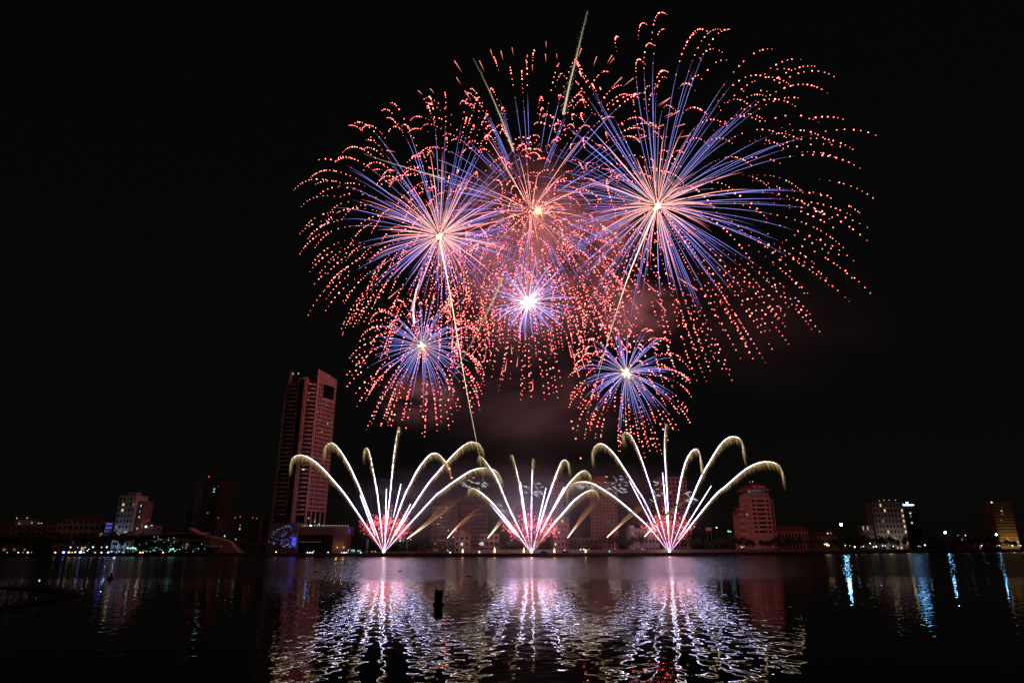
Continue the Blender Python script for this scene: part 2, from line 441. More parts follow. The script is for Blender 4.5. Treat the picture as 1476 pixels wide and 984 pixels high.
# rising and falling comet tails
def spline(pts, n):
    P = np.asarray(pts, float); k = len(P)
    d = np.concatenate([[0], np.cumsum(np.linalg.norm(np.diff(P, axis=0), axis=1))])
    out = []
    for s in np.linspace(0, d[-1], n):
        i = min(k - 2, int(np.searchsorted(d, s, side='right') - 1)); t = (s - d[i]) / (d[i+1] - d[i] + 1e-9)
        p0, p1, p2, p3 = P[max(0, i-1)], P[i], P[i+1], P[min(k-1, i+2)]
        out.append(0.5 * (2*p1 + (p2-p0)*t + (2*p0-5*p1+4*p2-p3)*t*t + (3*p1-p0-3*p2+p3)*t**3))
    return np.array(out)
def tail(label, pts, Y, w, b0, b1, c=(1.0, .86, .62), grain=0.0):
    P2 = spline(pts, 24)
    P = np.array([at(x, y, Y) for x, y in P2]); o = P[-1].copy()
    root = empty('rising_tail', o, label, 'firework tail', 'golden tails of rising shells')
    u = np.linspace(0, 1, 24)
    k = mpp(*pts[0], Y)
    cc = np.array(c)[None] * (b0 + (b1 - b0) * u)[:, None]
    MB().tube(P - o, w * k * (0.8 - 0.72 * u), cc, 4).build('glowing_streak', FIRE, root)
    mb = MB()
    for i in range(int(220 * (1 + 2 * grain))):
        j = rng.uniform(0, 1); q_ = P[int(j * 23)] + (P[min(23, int(j*23)+1)] - P[int(j*23)]) * rng.random()
        mb.bead(q_ - o + rng.normal(0, w * k * (0.8 + grain) * (1 - .75 * j), 3) * np.array([1, .5, .6]), 0.16 * rng.uniform(.6, 1.4), np.array(c) * (b0 + (b1 - b0) * j) * rng.uniform(.3, 1.3), None, 1.8)
    mb.build('glitter', FIRE, root, kind='stuff')
tail('long white gold tail climbing to the left burst core', [(634, 348), (650, 430), (665, 520), (676, 580), (686, 632), (693, 668), (697, 692)], 430, 1.05, 2.3, 0.35)
tail('long white gold tail climbing to the right burst core', [(945, 303), (925, 350), (905, 400), (887, 455), (872, 505), (860, 550), (845, 600)], 420, 1.1, 2.2, 0.12)
tail('glittering gold tail rising to the very top of the sky', [(812, 165), (821, 122), (831, 82), (839, 48), (847, 16)], 445, 2.0, 0.75, 0.25, (1, .85, .6), 0.7)
tail('thin gold tail left of the middle burst top', [(740, 218), (732, 196), (718, 160), (700, 120), (682, 84)], 440, 1.5, 0.75, 0.12, (1, .82, .55), 0.3)
tail('dull gold tail slanting between the small left and white bursts', [(725, 400), (712, 430), (690, 475), (668, 515), (648, 550)], 425, 1.9, 0.6, 0.12, (1, .72, .5), 0.4)
tail('faint gold tail lying almost level across the left burst', [(640, 258), (600, 246), (560, 234), (525, 222)], 425, 1.2, 0.75, 0.15, (1, .88, .6), 0.2)
tail('short fat white tail above the small left burst', [(597, 466), (596, 445), (600, 420), (606, 400), (612, 380)], 410, 1.5, 2.0, 0.1, (1, .97, 1.0))
tail('short pale gold tail left of the right burst', [(868, 325), (885, 338), (900, 352)], 415, 1.0, 1.0, 0.2)

# comet fans on the quay
def quayY(px):
    return land(px, 2.5)[1]
def comet_fan(bx, label, comets, shorts):
    Yb = quayY(bx)
    o = at(bx, 797, Yb); o[2] = 2.15
    root = empty('comet_fan', o, label, 'firework', 'comet fans fired from the quay')
    k = mpp(bx, 750, Yb)
    box = MB()
    for i in range(7):
        a_ = R(-54 + 18 * i); dx = math.sin(a_)
        box.tube(np.array([[dx * .5, .5, 0], [dx * 1.1, .5, .55 * math.cos(a_) + .1]]), .12, None, 8)
    box.box(-1.3, 1.3, .2, .9, -0.02, .12)
    box.build('mortar_rack', M['black'], root)
    for ci, pts in enumerate(comets):
        tip = ci * 2 - 6
        full = list(pts) + [(bx, 796.5)]
        P2 = spline(full, 60)[::-1]
        P = np.array([at(x, y, Yb + tip * (797 - y) / 160.0) for x, y in P2]) - o
        u = np.linspace(0, 1, 60)
        rad = k * np.interp(u, [0, .12, .35, .7, .9, 1], [.10, .26, .62, .60, .40, .16])
        br = np.interp(u, [0, .12, .25, .5, .75, .9, .96, 1], [.2, .6, 1, 1, .85, .50, .25, .06])
        cc = np.array([7.0, 6.5, 12.0])[None] * br[:, None] * np.array([[1, 1, 1]]) * (1 - 0.0 * u[:, None])
        cc[:, 1:] *= np.interp(u, [0, .15, .32], [.62, .75, 1])[:, None]; cc[:, 2] *= np.interp(u, [0, .6, .85, 1], [1.0, .95, .6, .45]); cc[:, 1] *= np.interp(u, [0, .6, .9, 1], [1, 1, .88, .8])
        cm = MB().tube(P, rad, cc, 6).build('comet', FIRE, root)
        seg = np.gradient(P, axis=0); seg /= np.linalg.norm(seg, axis=1)[:, None]
        mb = MB()
        length = np.sum(np.linalg.norm(np.diff(P, axis=0), axis=1)) / k
        for _ in range(int(length * 4.0)):
            s = rng.uniform(0.10, 1.0); i = min(58, int(s * 59)); f = s * 59 - i
            p = P[i] * (1 - f) + P[i+1] * f + rng.normal(0, .25, 3)
            L_ = k * (3.0 + 11.0 * s ** 1.6) * rng.uniform(.25, 1.25)
            tt = np.array([0, .3, .62, 1.0])
            dirv = seg[i] * np.array([1, 1, 1])
            q_ = p[None] + dirv[None] * (L_ * .30 * (1 - (1 - tt) ** 2))[:, None] + np.array([0.10, 0, -1.0])[None] * (L_ * tt ** 1.5)[:, None]
            q_[:, 0] += rng.normal(0, .10) * L_ * tt
            b = rng.uniform(.2, 1.0) * (0.6 + .4 * s) * (1 - .55 * max(0, (s - .8) / .2))
            c3 = np.array([[2.1, 1.65, .95], [1.15, .82, .40], [.55, .36, .16], [.12, .07, .03]]) * b
            mb.tube(q_, np.array([.16, .13, .10, .04]), c3)
        mb.build('falling_sparks', FIRE, cm, kind='stuff')
    for (x0, y0, x1, y1) in shorts:
        P = np.array([at(x0 + (x1 - x0) * t, y0 + (y1 - y0) * t, Yb - 2) for t in np.linspace(0, 1, 6)]) - o
        MB().tube(P, k * np.array([.4, .5, .55, .5, .4, .2]), np.array([(4.4, 4.2, 6.5)] * 6) * np.array([.8, 1, 1, 1, .9, .5])[:, None], 5).build('short_comet', FIRE, root)
    mb = MB()
    rays_a = [math.atan2(p_[-1][0] - bx, 797 - p_[-1][1]) for p_ in comets] + [math.atan2(q_[0] - bx, 797 - q_[1]) for q_ in shorts]
    for _ in range(760):
        a_ = rays_a[int(rng.integers(len(rays_a)))] * 1.12 + R(rng.normal(0, 5.5))
        r_ = k * max(16, rng.normal(43, 9)) * (0.80 + 0.20 * math.cos(a_))
        p = np.array([math.sin(a_) * r_, rng.normal(0, 3), math.cos(a_) * r_ * .95 + 1])
        d = np.array([math.sin(a_) + rng.normal(0, .6), 0, math.cos(a_) + rng.normal(0, .6)])
        b = rng.uniform(.25, 1.2)
        mb.bead(p, rng.uniform(.06, .19), np.array([6.5, 1.0, 1.1]) * b, d, rng.uniform(1, 3.5))
    for _ in range(34):                               # rust coloured sparks along the launch rays
        a_ = R(rng.uniform(-45, 45)); r0, r1 = k * rng.uniform(6, 25), k * rng.uniform(30, 50)
        d = np.array([math.sin(a_), 0, math.cos(a_)])
        mb.tube(np.array([d * r0, d * r1]), .12, np.array([.8, .12, .10]) * rng.uniform(.3, 1))
    mb.build('red_sparkles', FIRE, root, kind='stuff')
    MB().lathe([(.2, .2), (.7, .5), (.9, 1.0), (.6, 1.7), (.2, 2.6), (.02, 3.2)], 10).build('launch_flash', emit('launch_flash', (1, .78, .45), 7), root)
    lamp('fan_light', o + np.array([0, -1.5, 22]), 2.2e3, (1, .62, .62), 14.0, root)
    return root
comet_fan(553, 'left comet fan of white arcs, beside the hotel tower',
    [[(419, 671), (422, 660), (432, 655.5), (446.6, 660), (462, 672), (478, 689), (503, 720)],
     [(469, 649), (471, 641.5), (478, 638), (485.6, 643), (495, 656), (507.6, 679), (525, 720)],
     [(525, 651), (528, 645), (532, 651), (537, 673), (545, 720)],
     [(575, 614.5), (573, 622), (571, 633), (567, 663), (562.5, 710)],
     [(648, 675), (641.7, 664.6), (633, 655), (627, 653), (618.5, 656), (602.7, 675.6), (590.5, 699), (580.7, 720)],
     [(696, 649), (692, 641.5), (683, 637), (673, 639), (657.5, 651), (633, 678), (609, 708.5)],
     [(722, 690), (717, 680.5), (709, 675.6), (696.6, 674), (679.5, 678), (657.6, 691.5), (638, 706), (622, 720)]],
    [(543, 701, 550, 765), (557, 704, 555, 790), (578, 697, 567, 745), (592, 726, 562, 782), (519, 713, 541, 772)])
comet_fan(766, 'middle comet fan, smallest and whitest of the three',
    [[(677, 705), (680, 703), (688, 706), (703, 718), (718, 734), (738, 759.5)],
     [(691, 657), (697, 661), (710, 679), (718, 693.6), (733, 730), (747.6, 760)],
     [(738, 656), (740, 660), (747.6, 692.4), (753.7, 731.5), (758.5, 760)],
     [(768.5, 661), (767.5, 668), (766.5, 701), (766, 760)],
     [(820, 672), (817.7, 665), (814, 662.6), (808.5, 667), (799, 691), (788, 723), (778, 757)],
     [(850, 685), (846, 679.6), (841.5, 678), (831.7, 684), (817, 701), (800, 729), (784, 758)],
     [(862, 712), (857, 706.5), (846, 708), (828, 720.5), (810, 741), (795, 758)]],
    [(707, 726.6, 745, 772), (750, 694, 761, 770), (787, 703, 773, 765), (813, 701.6, 780, 766), (828.7, 719, 790, 763)])
comet_fan(965, 'right comet fan with the widest arcs, left of the pink tower',
    [[(817, 713), (819, 706), (825.6, 697), (838, 694), (852.4, 696), (870.7, 706), (891, 720), (920, 745), (940, 765)],
     [(853.4, 657), (856, 645), (864.4, 639), (874, 642.7), (886, 655), (901, 677), (919, 706), (930, 724)],
     [(898.5, 632), (898.5, 625), (902, 622.6), (908, 626), (915.6, 639), (925, 663), (935, 692.7), (943.7, 720)],
     [(960, 611), (958.5, 619.5), (958, 649), (960, 685), (962, 720)],
     [(1011, 675), (1009, 658), (1006, 649), (1002, 647), (995.7, 651.4), (988, 666), (982, 688), (979, 705)],
     [(1071.7, 655), (1069.5, 639), (1065, 631), (1057, 629), (1049, 631), (1038, 641), (1025, 661.5), (1010, 688), (997, 718.5)],
     [(1128, 687), (1125, 675), (1119, 668), (1106, 665), (1090, 668), (1072, 678), (1047, 699.5), (1025, 720)]],
    [(907, 692, 945, 765), (955, 680.5, 963, 770), (1025, 700, 977, 777)])

# slanting jets from poles along the promenade
def jet(bx, by, path, label, plabel, b=1.0):
    Yj = land(bx, 9)[1]
    o = at(bx, by, Yj)
    pole = empty('launch_pole', (o[0], Yj, 2.0), plabel, 'pole', 'launch poles along the promenade')
    h = o[2] - 2.0
    for sx, sy in ((-.45, -.45), (.45, -.45), (.45, .45), (-.45, .45)):
        MB().tube([[sx, sy, 0], [sx, sy, h - .3]], .07, None, 6).build('leg', M['steel'], pole)
    br = MB()
    nn = max(4, int(h / 1.0))
    for i in range(nn):
        z0, z1 = i * (h - .3) / nn, (i + 1) * (h - .3) / nn
        s_ = .45 if i % 2 else -.45
        br.tube([[s_, -.45, z0], [-s_, -.45, z1]], .035, None, 4).tube([[s_, .45, z0], [-s_, .45, z1]], .035, None, 4)
        br.tube([[-.45, s_, z0], [-.45, -s_, z1]], .035, None, 4).tube([[.45, s_, z0], [.45, -s_, z1]], .035, None, 4)
    br.build('bracing', M['steel'], pole)
    MB().box(-.6, .6, -.6, .6, h - .3, h - .05).build('platform', M['steel'], pole)
    if path is None: return pole
    root = empty('slanting_jet', o, label, 'firework', 'slanting jets from the launch poles')
    P2 = spline([(bx, by)] + path, 14)
    k = mpp(bx, by, Yj)
    for i in range(6):
        sp = rng.normal(0, 1.0); ln = rng.uniform(.6, 1.05)
        u = np.linspace(0, 1, 14)
        nrm = np.array([-(P2[-1] - P2[0])[1], (P2[-1] - P2[0])[0]]); nrm /= np.linalg.norm(nrm)
        Q = P2[0] + (P2 - P2[0]) * ln + nrm[None] * (sp * 3.2 * u ** 1.3)[:, None]
        P = np.array([at(x, y, Yj + sp * 2) for x, y in Q]) - o
        cc = np.array([[3.6, 3.0, 2.6]]) * np.clip(1 - u * 2.6, 0, 1)[:, None] ** 1.3 + np.array([[.62, .26, .13]]) * np.clip(1.0 - u, 0, 1)[:, None] ** .8
        MB().tube(P, k * (.45 + .15 * u), cc * b, 4).build('jet_streak', FIRE, root)
    return root
jet(587, 776, [(612, 757), (640, 733), (662, 712), (676, 700)], 'rust jet under the longest arc of the left fan', 'lattice launch pole right of the left fan base')
jet(645, 775, [(660, 758), (680, 741), (698, 731), (712, 731)], 'curling orange jet above the gabled pink house', 'lattice launch pole left of the gabled pink house')
jet(703, 775, [(715, 761), (730, 742), (745, 724), (760, 703)], 'straight orange jet left of the middle fan', 'lattice launch pole between the gabled house and middle fan')
jet(818, 775, [(830, 758), (845, 737), (858, 718), (864, 706)], 'rust jet in front of the red brown tower, right of the middle fan', 'lattice launch pole right of the middle fan')
jet(875, 774, [(893, 757), (915, 737), (935, 722), (950, 714)], 'thin orange jet beneath the long left arc of the right fan', 'lattice launch pole in front of the red brown tower')
jet(929, 773, [(945, 757), (962, 740), (985, 721), (1000, 706)], 'orange jet crossing the red sparkles of the right fan', 'lattice launch pole left of the right fan base')
jet(530, 777, None, '', 'lattice launch pole left of the left fan base')
jet(991, 776, None, '', 'lattice launch pole right of the right fan base')
# crackling sparks
def crackle(cx, cy_, sx, sy, n, label):
    Yc = land(cx, 12)[1]; o = at(cx, cy_, Yc)
    root = empty('crackling_sparks', o, label, 'sparks', 'crackling silver sparks')
    for _ in range(n):
        x, y = cx + rng.uniform(-1, 1) * sx, cy_ + rng.uniform(-1, 1) * sy
        l = rng.uniform(3.5, 8.0); a_ = rng.normal(.35, .35) if rng.random() < .8 else rng.normal(-.4, .3)
        pts = [(x, y), (x + l*.5*math.cos(a_), y + l*.4*math.sin(a_) - .6), (x + l*math.cos(a_), y + l*math.sin(a_) + .6)]
        P = np.array([at(px_, py_, Yc + 0) for px_, py_ in spline(pts, 5)]) - o + np.array([0, rng.uniform(-5, 5), 0])
        MB().tube(P, [.06, .16, .2, .16, .06], np.array([(.75, .88, .95)]) * rng.uniform(.4, 1.6)).build('spark', FIRE, root)
crackle(682, 697, 18, 8, 20, 'silver sparks under the longest arc of the left fan')
crackle(723, 734, 9, 12, 16, 'silver sparks at the tip of the curling orange jet')
crackle(766, 705, 13, 9, 24, 'silver sparks around the upright comet of the middle fan')
crackle(842, 701, 14, 5, 16, 'silver sparks where the middle and right fans cross')
crackle(886, 698, 16, 12, 30, 'silver sparks above the red brown tower roof')
crackle(945, 708, 10, 16, 20, 'silver sparks left of the upright comet of the right fan')
crackle(993, 716, 7, 9, 18, 'silver sparks right of the upright comet of the right fan')
# falling single embers below the bursts
fe = empty('falling_embers', at(829, 620, 430), 'few red embers falling low between the middle and right fans', 'embers')
for x, y in ((824, 607), (826, 617), (830, 632), (837, 660), (648, 675), (651, 688), (938, 632), (941, 641)):
    MB().bead(at(x, y, 430) - np.array(fe.location), .55, EMB * .7).build('ember', FIRE, fe)
# small flame fountains on the quay
flame_m = emit('flame', (1, .62, .28), 5.0)
for x, hgt, lb in ((667, 5.5, 'below the gabled house'), (691, 2.5, 'low one right of the gabled house'), (713, 8, 'tall one left of the middle fan'), (755, 7.5, 'just left of the middle fan base'),
                   (799, 6.5, 'just right of the middle fan base'), (844, 5, 'in front of the red brown tower')):
    p = land(x, 3); k = mpp(x, 797, p[1])
    t = empty('flame_fountain', p, 'small warm flame fountain on the quay, ' + lb, 'flame fountain', 'flame fountains on the quay')
    MB().lathe([(.35, 0), (.35, .3), (.22, .35)], 10).build('burner', M['black'], t)
    h = hgt * k
    MB().lathe([(.15, .35), (.42, .35 + h*.15), (.50, .35 + h*.3), (.34, .35 + h*.6), (.14, .35 + h*.85), (.02, .35 + h)], 8).build('flame', flame_m, t)

# ------------------------------------------------------------------ smoke
def smoke(label, px, py, Y, rx, ry, rz, dens, scale=2.2, c=(.8, .8, .82), lo=0.42, hi=0.72, seed=0.0):
    m = bpy.data.materials.new('firework_smoke'); m.use_nodes = True
    t = m.node_tree; t.nodes.remove(t.nodes['Principled BSDF'])
    N, L = t.nodes.new, t.links.new
    tc = N('ShaderNodeTexCoord')
    mp = N('ShaderNodeMapping'); L(tc.outputs['Object'], mp.inputs[0]); mp.inputs['Location'].default_value = (seed, seed * .7, seed * 1.3)
    n = N('ShaderNodeTexNoise'); n.inputs['Scale'].default_value = scale; n.inputs['Detail'].default_value = 4.0; n.inputs['Distortion'].default_value = 0.6
    L(mp.outputs[0], n.inputs['Vector'])
    a = N('ShaderNodeMapRange'); a.interpolation_type = 'SMOOTHSTEP'; L(n.outputs[0], a.inputs['Value'])
    a.inputs['From Min'].default_value = lo; a.inputs['From Max'].default_value = hi
    ln = N('ShaderNodeVectorMath'); ln.operation = 'LENGTH'; L(tc.outputs['Object'], ln.inputs[0])
    f = N('ShaderNodeMapRange'); f.interpolation_type = 'SMOOTHSTEP'; L(ln.outputs['Value'], f.inputs['Value'])
    f.inputs['From Min'].default_value = 0.2; f.inputs['From Max'].default_value = 1.0; f.inputs['To Min'].default_value = 1; f.inputs['To Max'].default_value = 0
    mu = N('ShaderNodeMath'); mu.operation = 'MULTIPLY'; L(a.outputs[0], mu.inputs[0]); L(f.outputs[0], mu.inputs[1])
    md = N('ShaderNodeMath'); md.operation = 'MULTIPLY'; L(mu.outputs[0], md.inputs[0]); md.inputs[1].default_value = dens
    v = N('ShaderNodeVolumePrincipled'); v.inputs['Color'].default_value = (*c, 1); L(md.outputs[0], v.inputs['Density'])
    v.inputs['Anisotropy'].default_value = 0.1
    L(v.outputs[0], t.nodes['Material Output'].inputs['Volume'])
    bm = bmesh.new(); bmesh.ops.create_icosphere(bm, subdivisions=3, radius=1)
    me = bpy.data.meshes.new('smoke'); bm.to_mesh(me); bm.free(); me.materials.append(m)
    o = bpy.data.objects.new('smoke', me); col.objects.link(o)
    o.location = tuple(at(px, py, Y)); k = mpp(px, py, Y); o.scale = (rx * k, ry, rz * k)
    tag(o, label, 'smoke', kind='stuff')
    return o
smoke('red lit smoke behind the middle of the bursts', 765, 365, 470, 190, 50, 190, 0.040, 2.6, lo=.40, hi=.72)
smoke('red puff above the low right burst', 915, 450, 435, 80, 25, 55, 0.05, 1.6, lo=.33, hi=.7, seed=3.1)
smoke('dim grey smoke drifting right below the largest burst', 1120, 460, 520, 230, 40, 140, 0.006, 2.0, lo=.34, hi=.78, seed=5.3)
smoke('faint smoke puff under the small left burst', 605, 575, 440, 75, 25, 55, 0.03, 1.8, lo=.34, hi=.7, seed=8.1)
smoke('dim smoke hanging above the middle comet fan', 770, 590, 460, 190, 40, 100, 0.008, 2.0, lo=.32, hi=.75, seed=2.2)
smoke('purple grey smoke bank behind the comet fans', 770, 735, 440, 330, 12, 90, 0.05, 3.0, lo=.30, hi=.68, seed=6.6)

# ------------------------------------------------------------------ buildings
def wallbox(mb, a, b, o0, o1, z0, z1, s0=0.0, s1=1.0):
    """a slab along plan edge a->b (outside on its right), from offset o0 to o1, between fractions s0..s1"""
    dx, dy = b[0] - a[0], b[1] - a[1]; L = math.hypot(dx, dy); nx, ny = dy / L, -dx / L
    p = [(a[0] + dx * s + nx * o, a[1] + dy * s + ny * o) for s, o in ((s0, o0), (s1, o0), (s1, o1), (s0, o1))]
    mb.prism(p[::-1] if True else p, z0, z1)
class Bld:
    def __init__(s, name, label, pos, yaw=0.0, cat='building', group=None):
        s.root = empty(name, pos, label, cat, group, yaw); s.nwin = 0; s.rest = None
    def part(s, name, mb, mat, parent=None): return mb.build(name, mat, parent or s.root)
    def window(s, mb, mat):
        s.nwin += 1
        if s.nwin <= 92 or mat is not M['glass']: mb.build('window', mat, s.root)
        else:
            if s.rest is None: s.rest = MB()
            n = len(s.rest.v); s.rest.v += mb.v; s.rest.f += [tuple(i + n for i in f) for f in mb.f]
    def finish(s):
        if s.rest: s.rest.build('windows', M['glass'], s.root, kind='stuff')
    def facade(s, wall, a, b, z0, z1, floors, bays, wf=.6, hf=.55, lit=None, th=.35, p_lit=0.0, mats=('win_warm', 'win_dim', 'win_cool'), sill=.25):
        L = math.hypot(b[0] - a[0], b[1] - a[1]); fh = (z1 - z0) / floors; pw = (1 - wf) / 2 / bays
        for f in range(floors):
            zb = z0 + f * fh
            wallbox(wall, a, b, .0, th - .03, zb, zb + fh * sill)
            wallbox(wall, a, b, .0, th - .03, zb + fh * (sill + hf), zb + fh)
        for k in range(bays + 1):
            s0, s1 = max(0, k / bays - pw), min(1, k / bays + pw)
            wallbox(wall, a, b, .0, th, z0 + .02, z1 - .02, s0, s1)
        for f in range(floors):
            for k in range(bays):
                m = M['glass']
                if lit and (f, k) in lit: m = M[lit[(f, k)]]
                elif rng.random() < p_lit: m = M[mats[int(rng.integers(len(mats)))]]
                wm = MB(); zb = z0 + f * fh
                wallbox(wm, a, b, .01, .07, zb + fh * sill + .02, zb + fh * (sill + hf) - .02, k / bays + pw + .002, (k + 1) / bays - pw - .002)
                s.window(wm, m)
def xpx(px, row, Y): return at(px, row, Y)[0]
def block(name, label, px0, px1, ptop, Y, depth, yaw, floors, bays, mat, wf=.6, hf=.5, lit=None, p_lit=0.0, sides=2, row=None, z0=2.0, group=None,
          mats=('win_warm', 'win_dim', 'win_cool'), parapet=True, roof=None, base=0.0, sill=.25):
    row = row or (ptop + 770) / 2
    X0, X1 = xpx(px0, row, Y), xpx(px1, row, Y)
    W = (X1 - X0) * (math.cos(yaw) + 0.0); H = at(px0, ptop, Y)[2] - z0
    B = Bld(name, label, ((X0 + X1) / 2, Y, z0), yaw, group=group)
    wall = MB(); h = W / 2
    wall.box(-h + .3, h - .3, .3, depth - .3, -.0, H - .4)
    pts = [(-h + .3, .3), (h - .3, .3), (h - .3, depth - .3), (-h + .3, depth - .3)]
    B.facade(wall, pts[0], pts[1], base, H - .6, floors, bays, wf, hf, lit, p_lit=p_lit, mats=mats, sill=sill)
    nb = max(2, int(round(depth / (W / bays))))
    if sides and X0 < 0:  B.facade(wall, pts[1], pts[2], base, H - .6, floors, min(nb, sides + 1), wf * .8, hf, None, p_lit=p_lit, mats=mats, sill=sill)
    if sides and X0 >= 0: B.facade(wall, pts[3], pts[0], base, H - .6, floors, min(nb, sides + 1), wf * .8, hf, None, p_lit=p_lit, mats=mats, sill=sill)
    B.part('wall', wall, mat)
    if parapet:
        rf = MB(); rf.box(-h - .15, h + .15, -.15, depth, H - .62, H)
        B.part('parapet', rf, mat)
    B.W, B.H, B.D = W, H, depth
    B.finish()
    return B
def beacon(B, x, y, z, mat='lamp_red', r=.45, name='beacon'):
    mb = MB(); mb.lathe([(.06, -.9), (.06, 0)], 6, x, y); s = mb
    q = MB(); q.lathe([(.05, 0), (r, r * .6), (r, r * 1.4), (.05, r * 2)], 8, x, y)
    for i in range(len(q.v)): q.v[i] = (q.v[i][0], q.v[i][1], q.v[i][2] + z)
    for i in range(len(mb.v)): mb.v[i] = (mb.v[i][0], mb.v[i][1], mb.v[i][2] + z)
    p = mb.build('beacon_mast', M['steel'], B.root); q.build(name, M[mat], p)

# --- the hotel tower
TY = land(430, 62)[1]
def tower():
    Y = TY
    C = np.array([xpx(447.5, 650, Y), Y])
    k = Y / ray(738, 700)[1] / FPX
    B = Bld('hotel_tower', 'tallest high rise hotel on the far bank with balcony bands and sail shaped top', (C[0], C[1], 2.0))
    zt = at(455, 533, Y)[2] - 2; z_low = at(437, 546, Y)[2] - 2; zb = at(460, 735, Y)[2] - 2
    # right facade leaning away to the right
    a, b = (0.0, 0.0), (9.8, 21.0)
    nx, ny = 21.0, -9.8; Ln = math.hypot(nx, ny); nx, ny = nx / Ln, ny / Ln
    core = MB()
    core.prism([(-24.0, 3.0), (-14, 2.0), (-6.0, 1.2), (.2, .9), (9.6, 21.2), (-4, 34), (-22, 24)], 0, z_low - 3)
    core.prism([(.2, .9), (9.6, 21.2), (2, 25), (-6.5, 4.8)], z_low - 3, zt - 14)
    B.part('glass_core', core, M['glass'])
    wall = MB(); NF = 30; fh = (zt - 9.5 - zb) / NF
    z_op0, z_op1 = zt - 21.5, zt - 9.8
    for f in range(NF + 1):
        z = zb + f * fh
        if z_op0 - 1 < z < z_op1 + .5:
            wallbox(wall, a, b, .05, .5, z - .45, z + .55, 0, .30); wallbox(wall, a, b, .05, .5, z - .45, z + .55, .93, 1)
        else: wallbox(wall, a, b, .05, .5, z - .45, z + .55)
    for i, s in enumerate([0, .10, .20, .30, .39, .48, .57, .66, .75, .84, .93, 1.0]):
        w_ = .02 if i in (0, 1, 2, 3, 10) else .011
        top = z_op0 + .6 if .31 < s < .92 else zt - 9
        wallbox(wall, a, b, .05, .58, zb - .4, top, max(0, s - w_), min(1, s + w_))
    for s in np.linspace(.345, .89, 14): wallbox(wall, a, b, .05, .40, zb, z_op0 + .3, s - .003, s + .003)
    wallbox(wall, a, b, .05, .62, z_op1, z_op1 + 1.2, .30, .93); wallbox(wall, a, b, .05, .62, z_op0 - .8, z_op0 + .6, .30, .93)
    B.part('facade_grid', wall, M['cladding'])
    # crown: sail shaped screen, high at the near corner, falling to the right
    cr = MB(); n_ = 16
    for i in range(n_):
        s0, s1 = i / n_, (i + 1) / n_
        zz = zt - 9.0 + 9.0 * (1 - ((s0 + s1) / 2) ** 2.0 * .40)
        wallbox(cr, a, b, .0, .45, zt - 9.6, zz, s0 + .008, s1 - .008)
        wallbox(cr, a, b, .45, .8, zz - .8, zz, s0, s1)
    B.part('crown_screen', cr, M['cladding'])
    pr = MB(); wallbox(pr, a, b, .5, 1.3, zb - 26, zt + .6, -.03, .05); B.part('corner_pier', pr, M['cladding'])
    # balcony bands between the fin and the corner, and on the left wing
    for f in range(31):
        z = zb + (f - 1) * fh
        if z > z_low + 2: break
        mb = MB()
        arc = [(-6.3, -2.2), (-4.8, -2.9), (-3.2, -3.0), (-1.6, -2.5), (-.5, -1.5), (-.1, -.4)]
        mb.prism(arc + [(-.1, 1.0), (-6.3, 1.2)], z - .25, z + .12)
        for p0, p1 in zip(arc[:-1], arc[1:]): wallbox(mb, p0, p1, -.15, 0, z + .12, z + 1.15)
        mb.build('balcony', M['cladding'], B.root)
        mb = MB()
        arc = [(-23.6, .5), (-22.0, -.6), (-19.5, -1.3), (-17, -1.5), (-14.6, -1.3)]
        mb.prism(arc + [(-14.6, 2.2), (-23.6, 3.0)], z - .25, z + .12)
        for p0, p1 in zip(arc[:-1], arc[1:]): wallbox(mb, p0, p1, -.15, 0, z + .12, z + 1.0)
        mb.build('balcony', M['cladding_dark'], B.root)
    # fins: the broad one right of the recess, two thin ribs, the curved left edge
    mb = MB(); mb.box(-8.6, -6.4, -4.4, 1.4, 0, z_low + .5); B.part('fin', mb, M['cladding'])
    for x in (-14.3, -11.6, -10.2):
        mb = MB(); mb.box(x, x + .5, -1.8, 2.0, 0, z_low - 2); B.part('rib', mb, M['cladding_dark'])
    mb = MB(); mb.box(-14.4, -6.4, -1.2, 3, z_low - .6, z_low + .3); B.part('roof_beam', mb, M['cladding'])
    mb = MB(); pts = []
    zl = at(421, 533, Y)[2] - 2
    for i in range(18):
        z0_, z1_ = i / 18, (i + 1) / 18
        def xs(u): return (-24.6 + 3.2 * max(0, (u - .80) / .20) ** 1.7)
        def wd(u): return 1.5 * (1 - .8 * max(0, (u - .86) / .14) ** 2)
        mb.frustum([(xs(z0_), .2), (xs(z0_) + wd(z0_), .2), (xs(z0_) + wd(z0_), 5), (xs(z0_), 5)], z0_ * zl, [(xs(z1_), .2), (xs(z1_) + wd(z1_), .2), (xs(z1_) + wd(z1_), 5), (xs(z1_), 5)], z1_ * zl)
    B.part('sail_fin', mb, M['cladding_dark'])
    # open floors above the podium
    for s in (.06, .28, .5, .72, .95):
        mb = MB(); wallbox(mb, a, b, -.2, .6, 10, zb - .4, s - .02, s + .02); B.part('column', mb, M['cladding'])
    # lit rooms
    for s, z in ((.15, .69), (.20, .42), (.13, .36), (.55, .77), (.07, .83), (.45, .55), (.7, .62)):
        mb = MB(); zz = zb + z * (zt - zb); wallbox(mb, a, b, .06, .12, zz, zz + 1.6, s, s + .04); B.window(mb, M['win_cool'])
    for x, z, m in ((-4.6, .885, 'lamp_red'), (-4.9, .815, 'lamp_red'), (-5.0, .765, 'lamp_red'), (-4.2, .27, 'lamp_dim'), (-3.2, .27, 'lamp_dim'), (-3.6, .36, 'lamp_dim')):
        mb = MB(); zz = zb + z * (zt - zb); mb.box(x, x + .9, -3.2, -3.05, zz, zz + .9); mb.build('balcony_lamp', M[m], B.root)
    beacon(B, 5.0, 10.5, zt - 3.0, 'lamp_red', .5); beacon(B, 7.9, 16.5, zt - 6.2, 'lamp_red', .4)
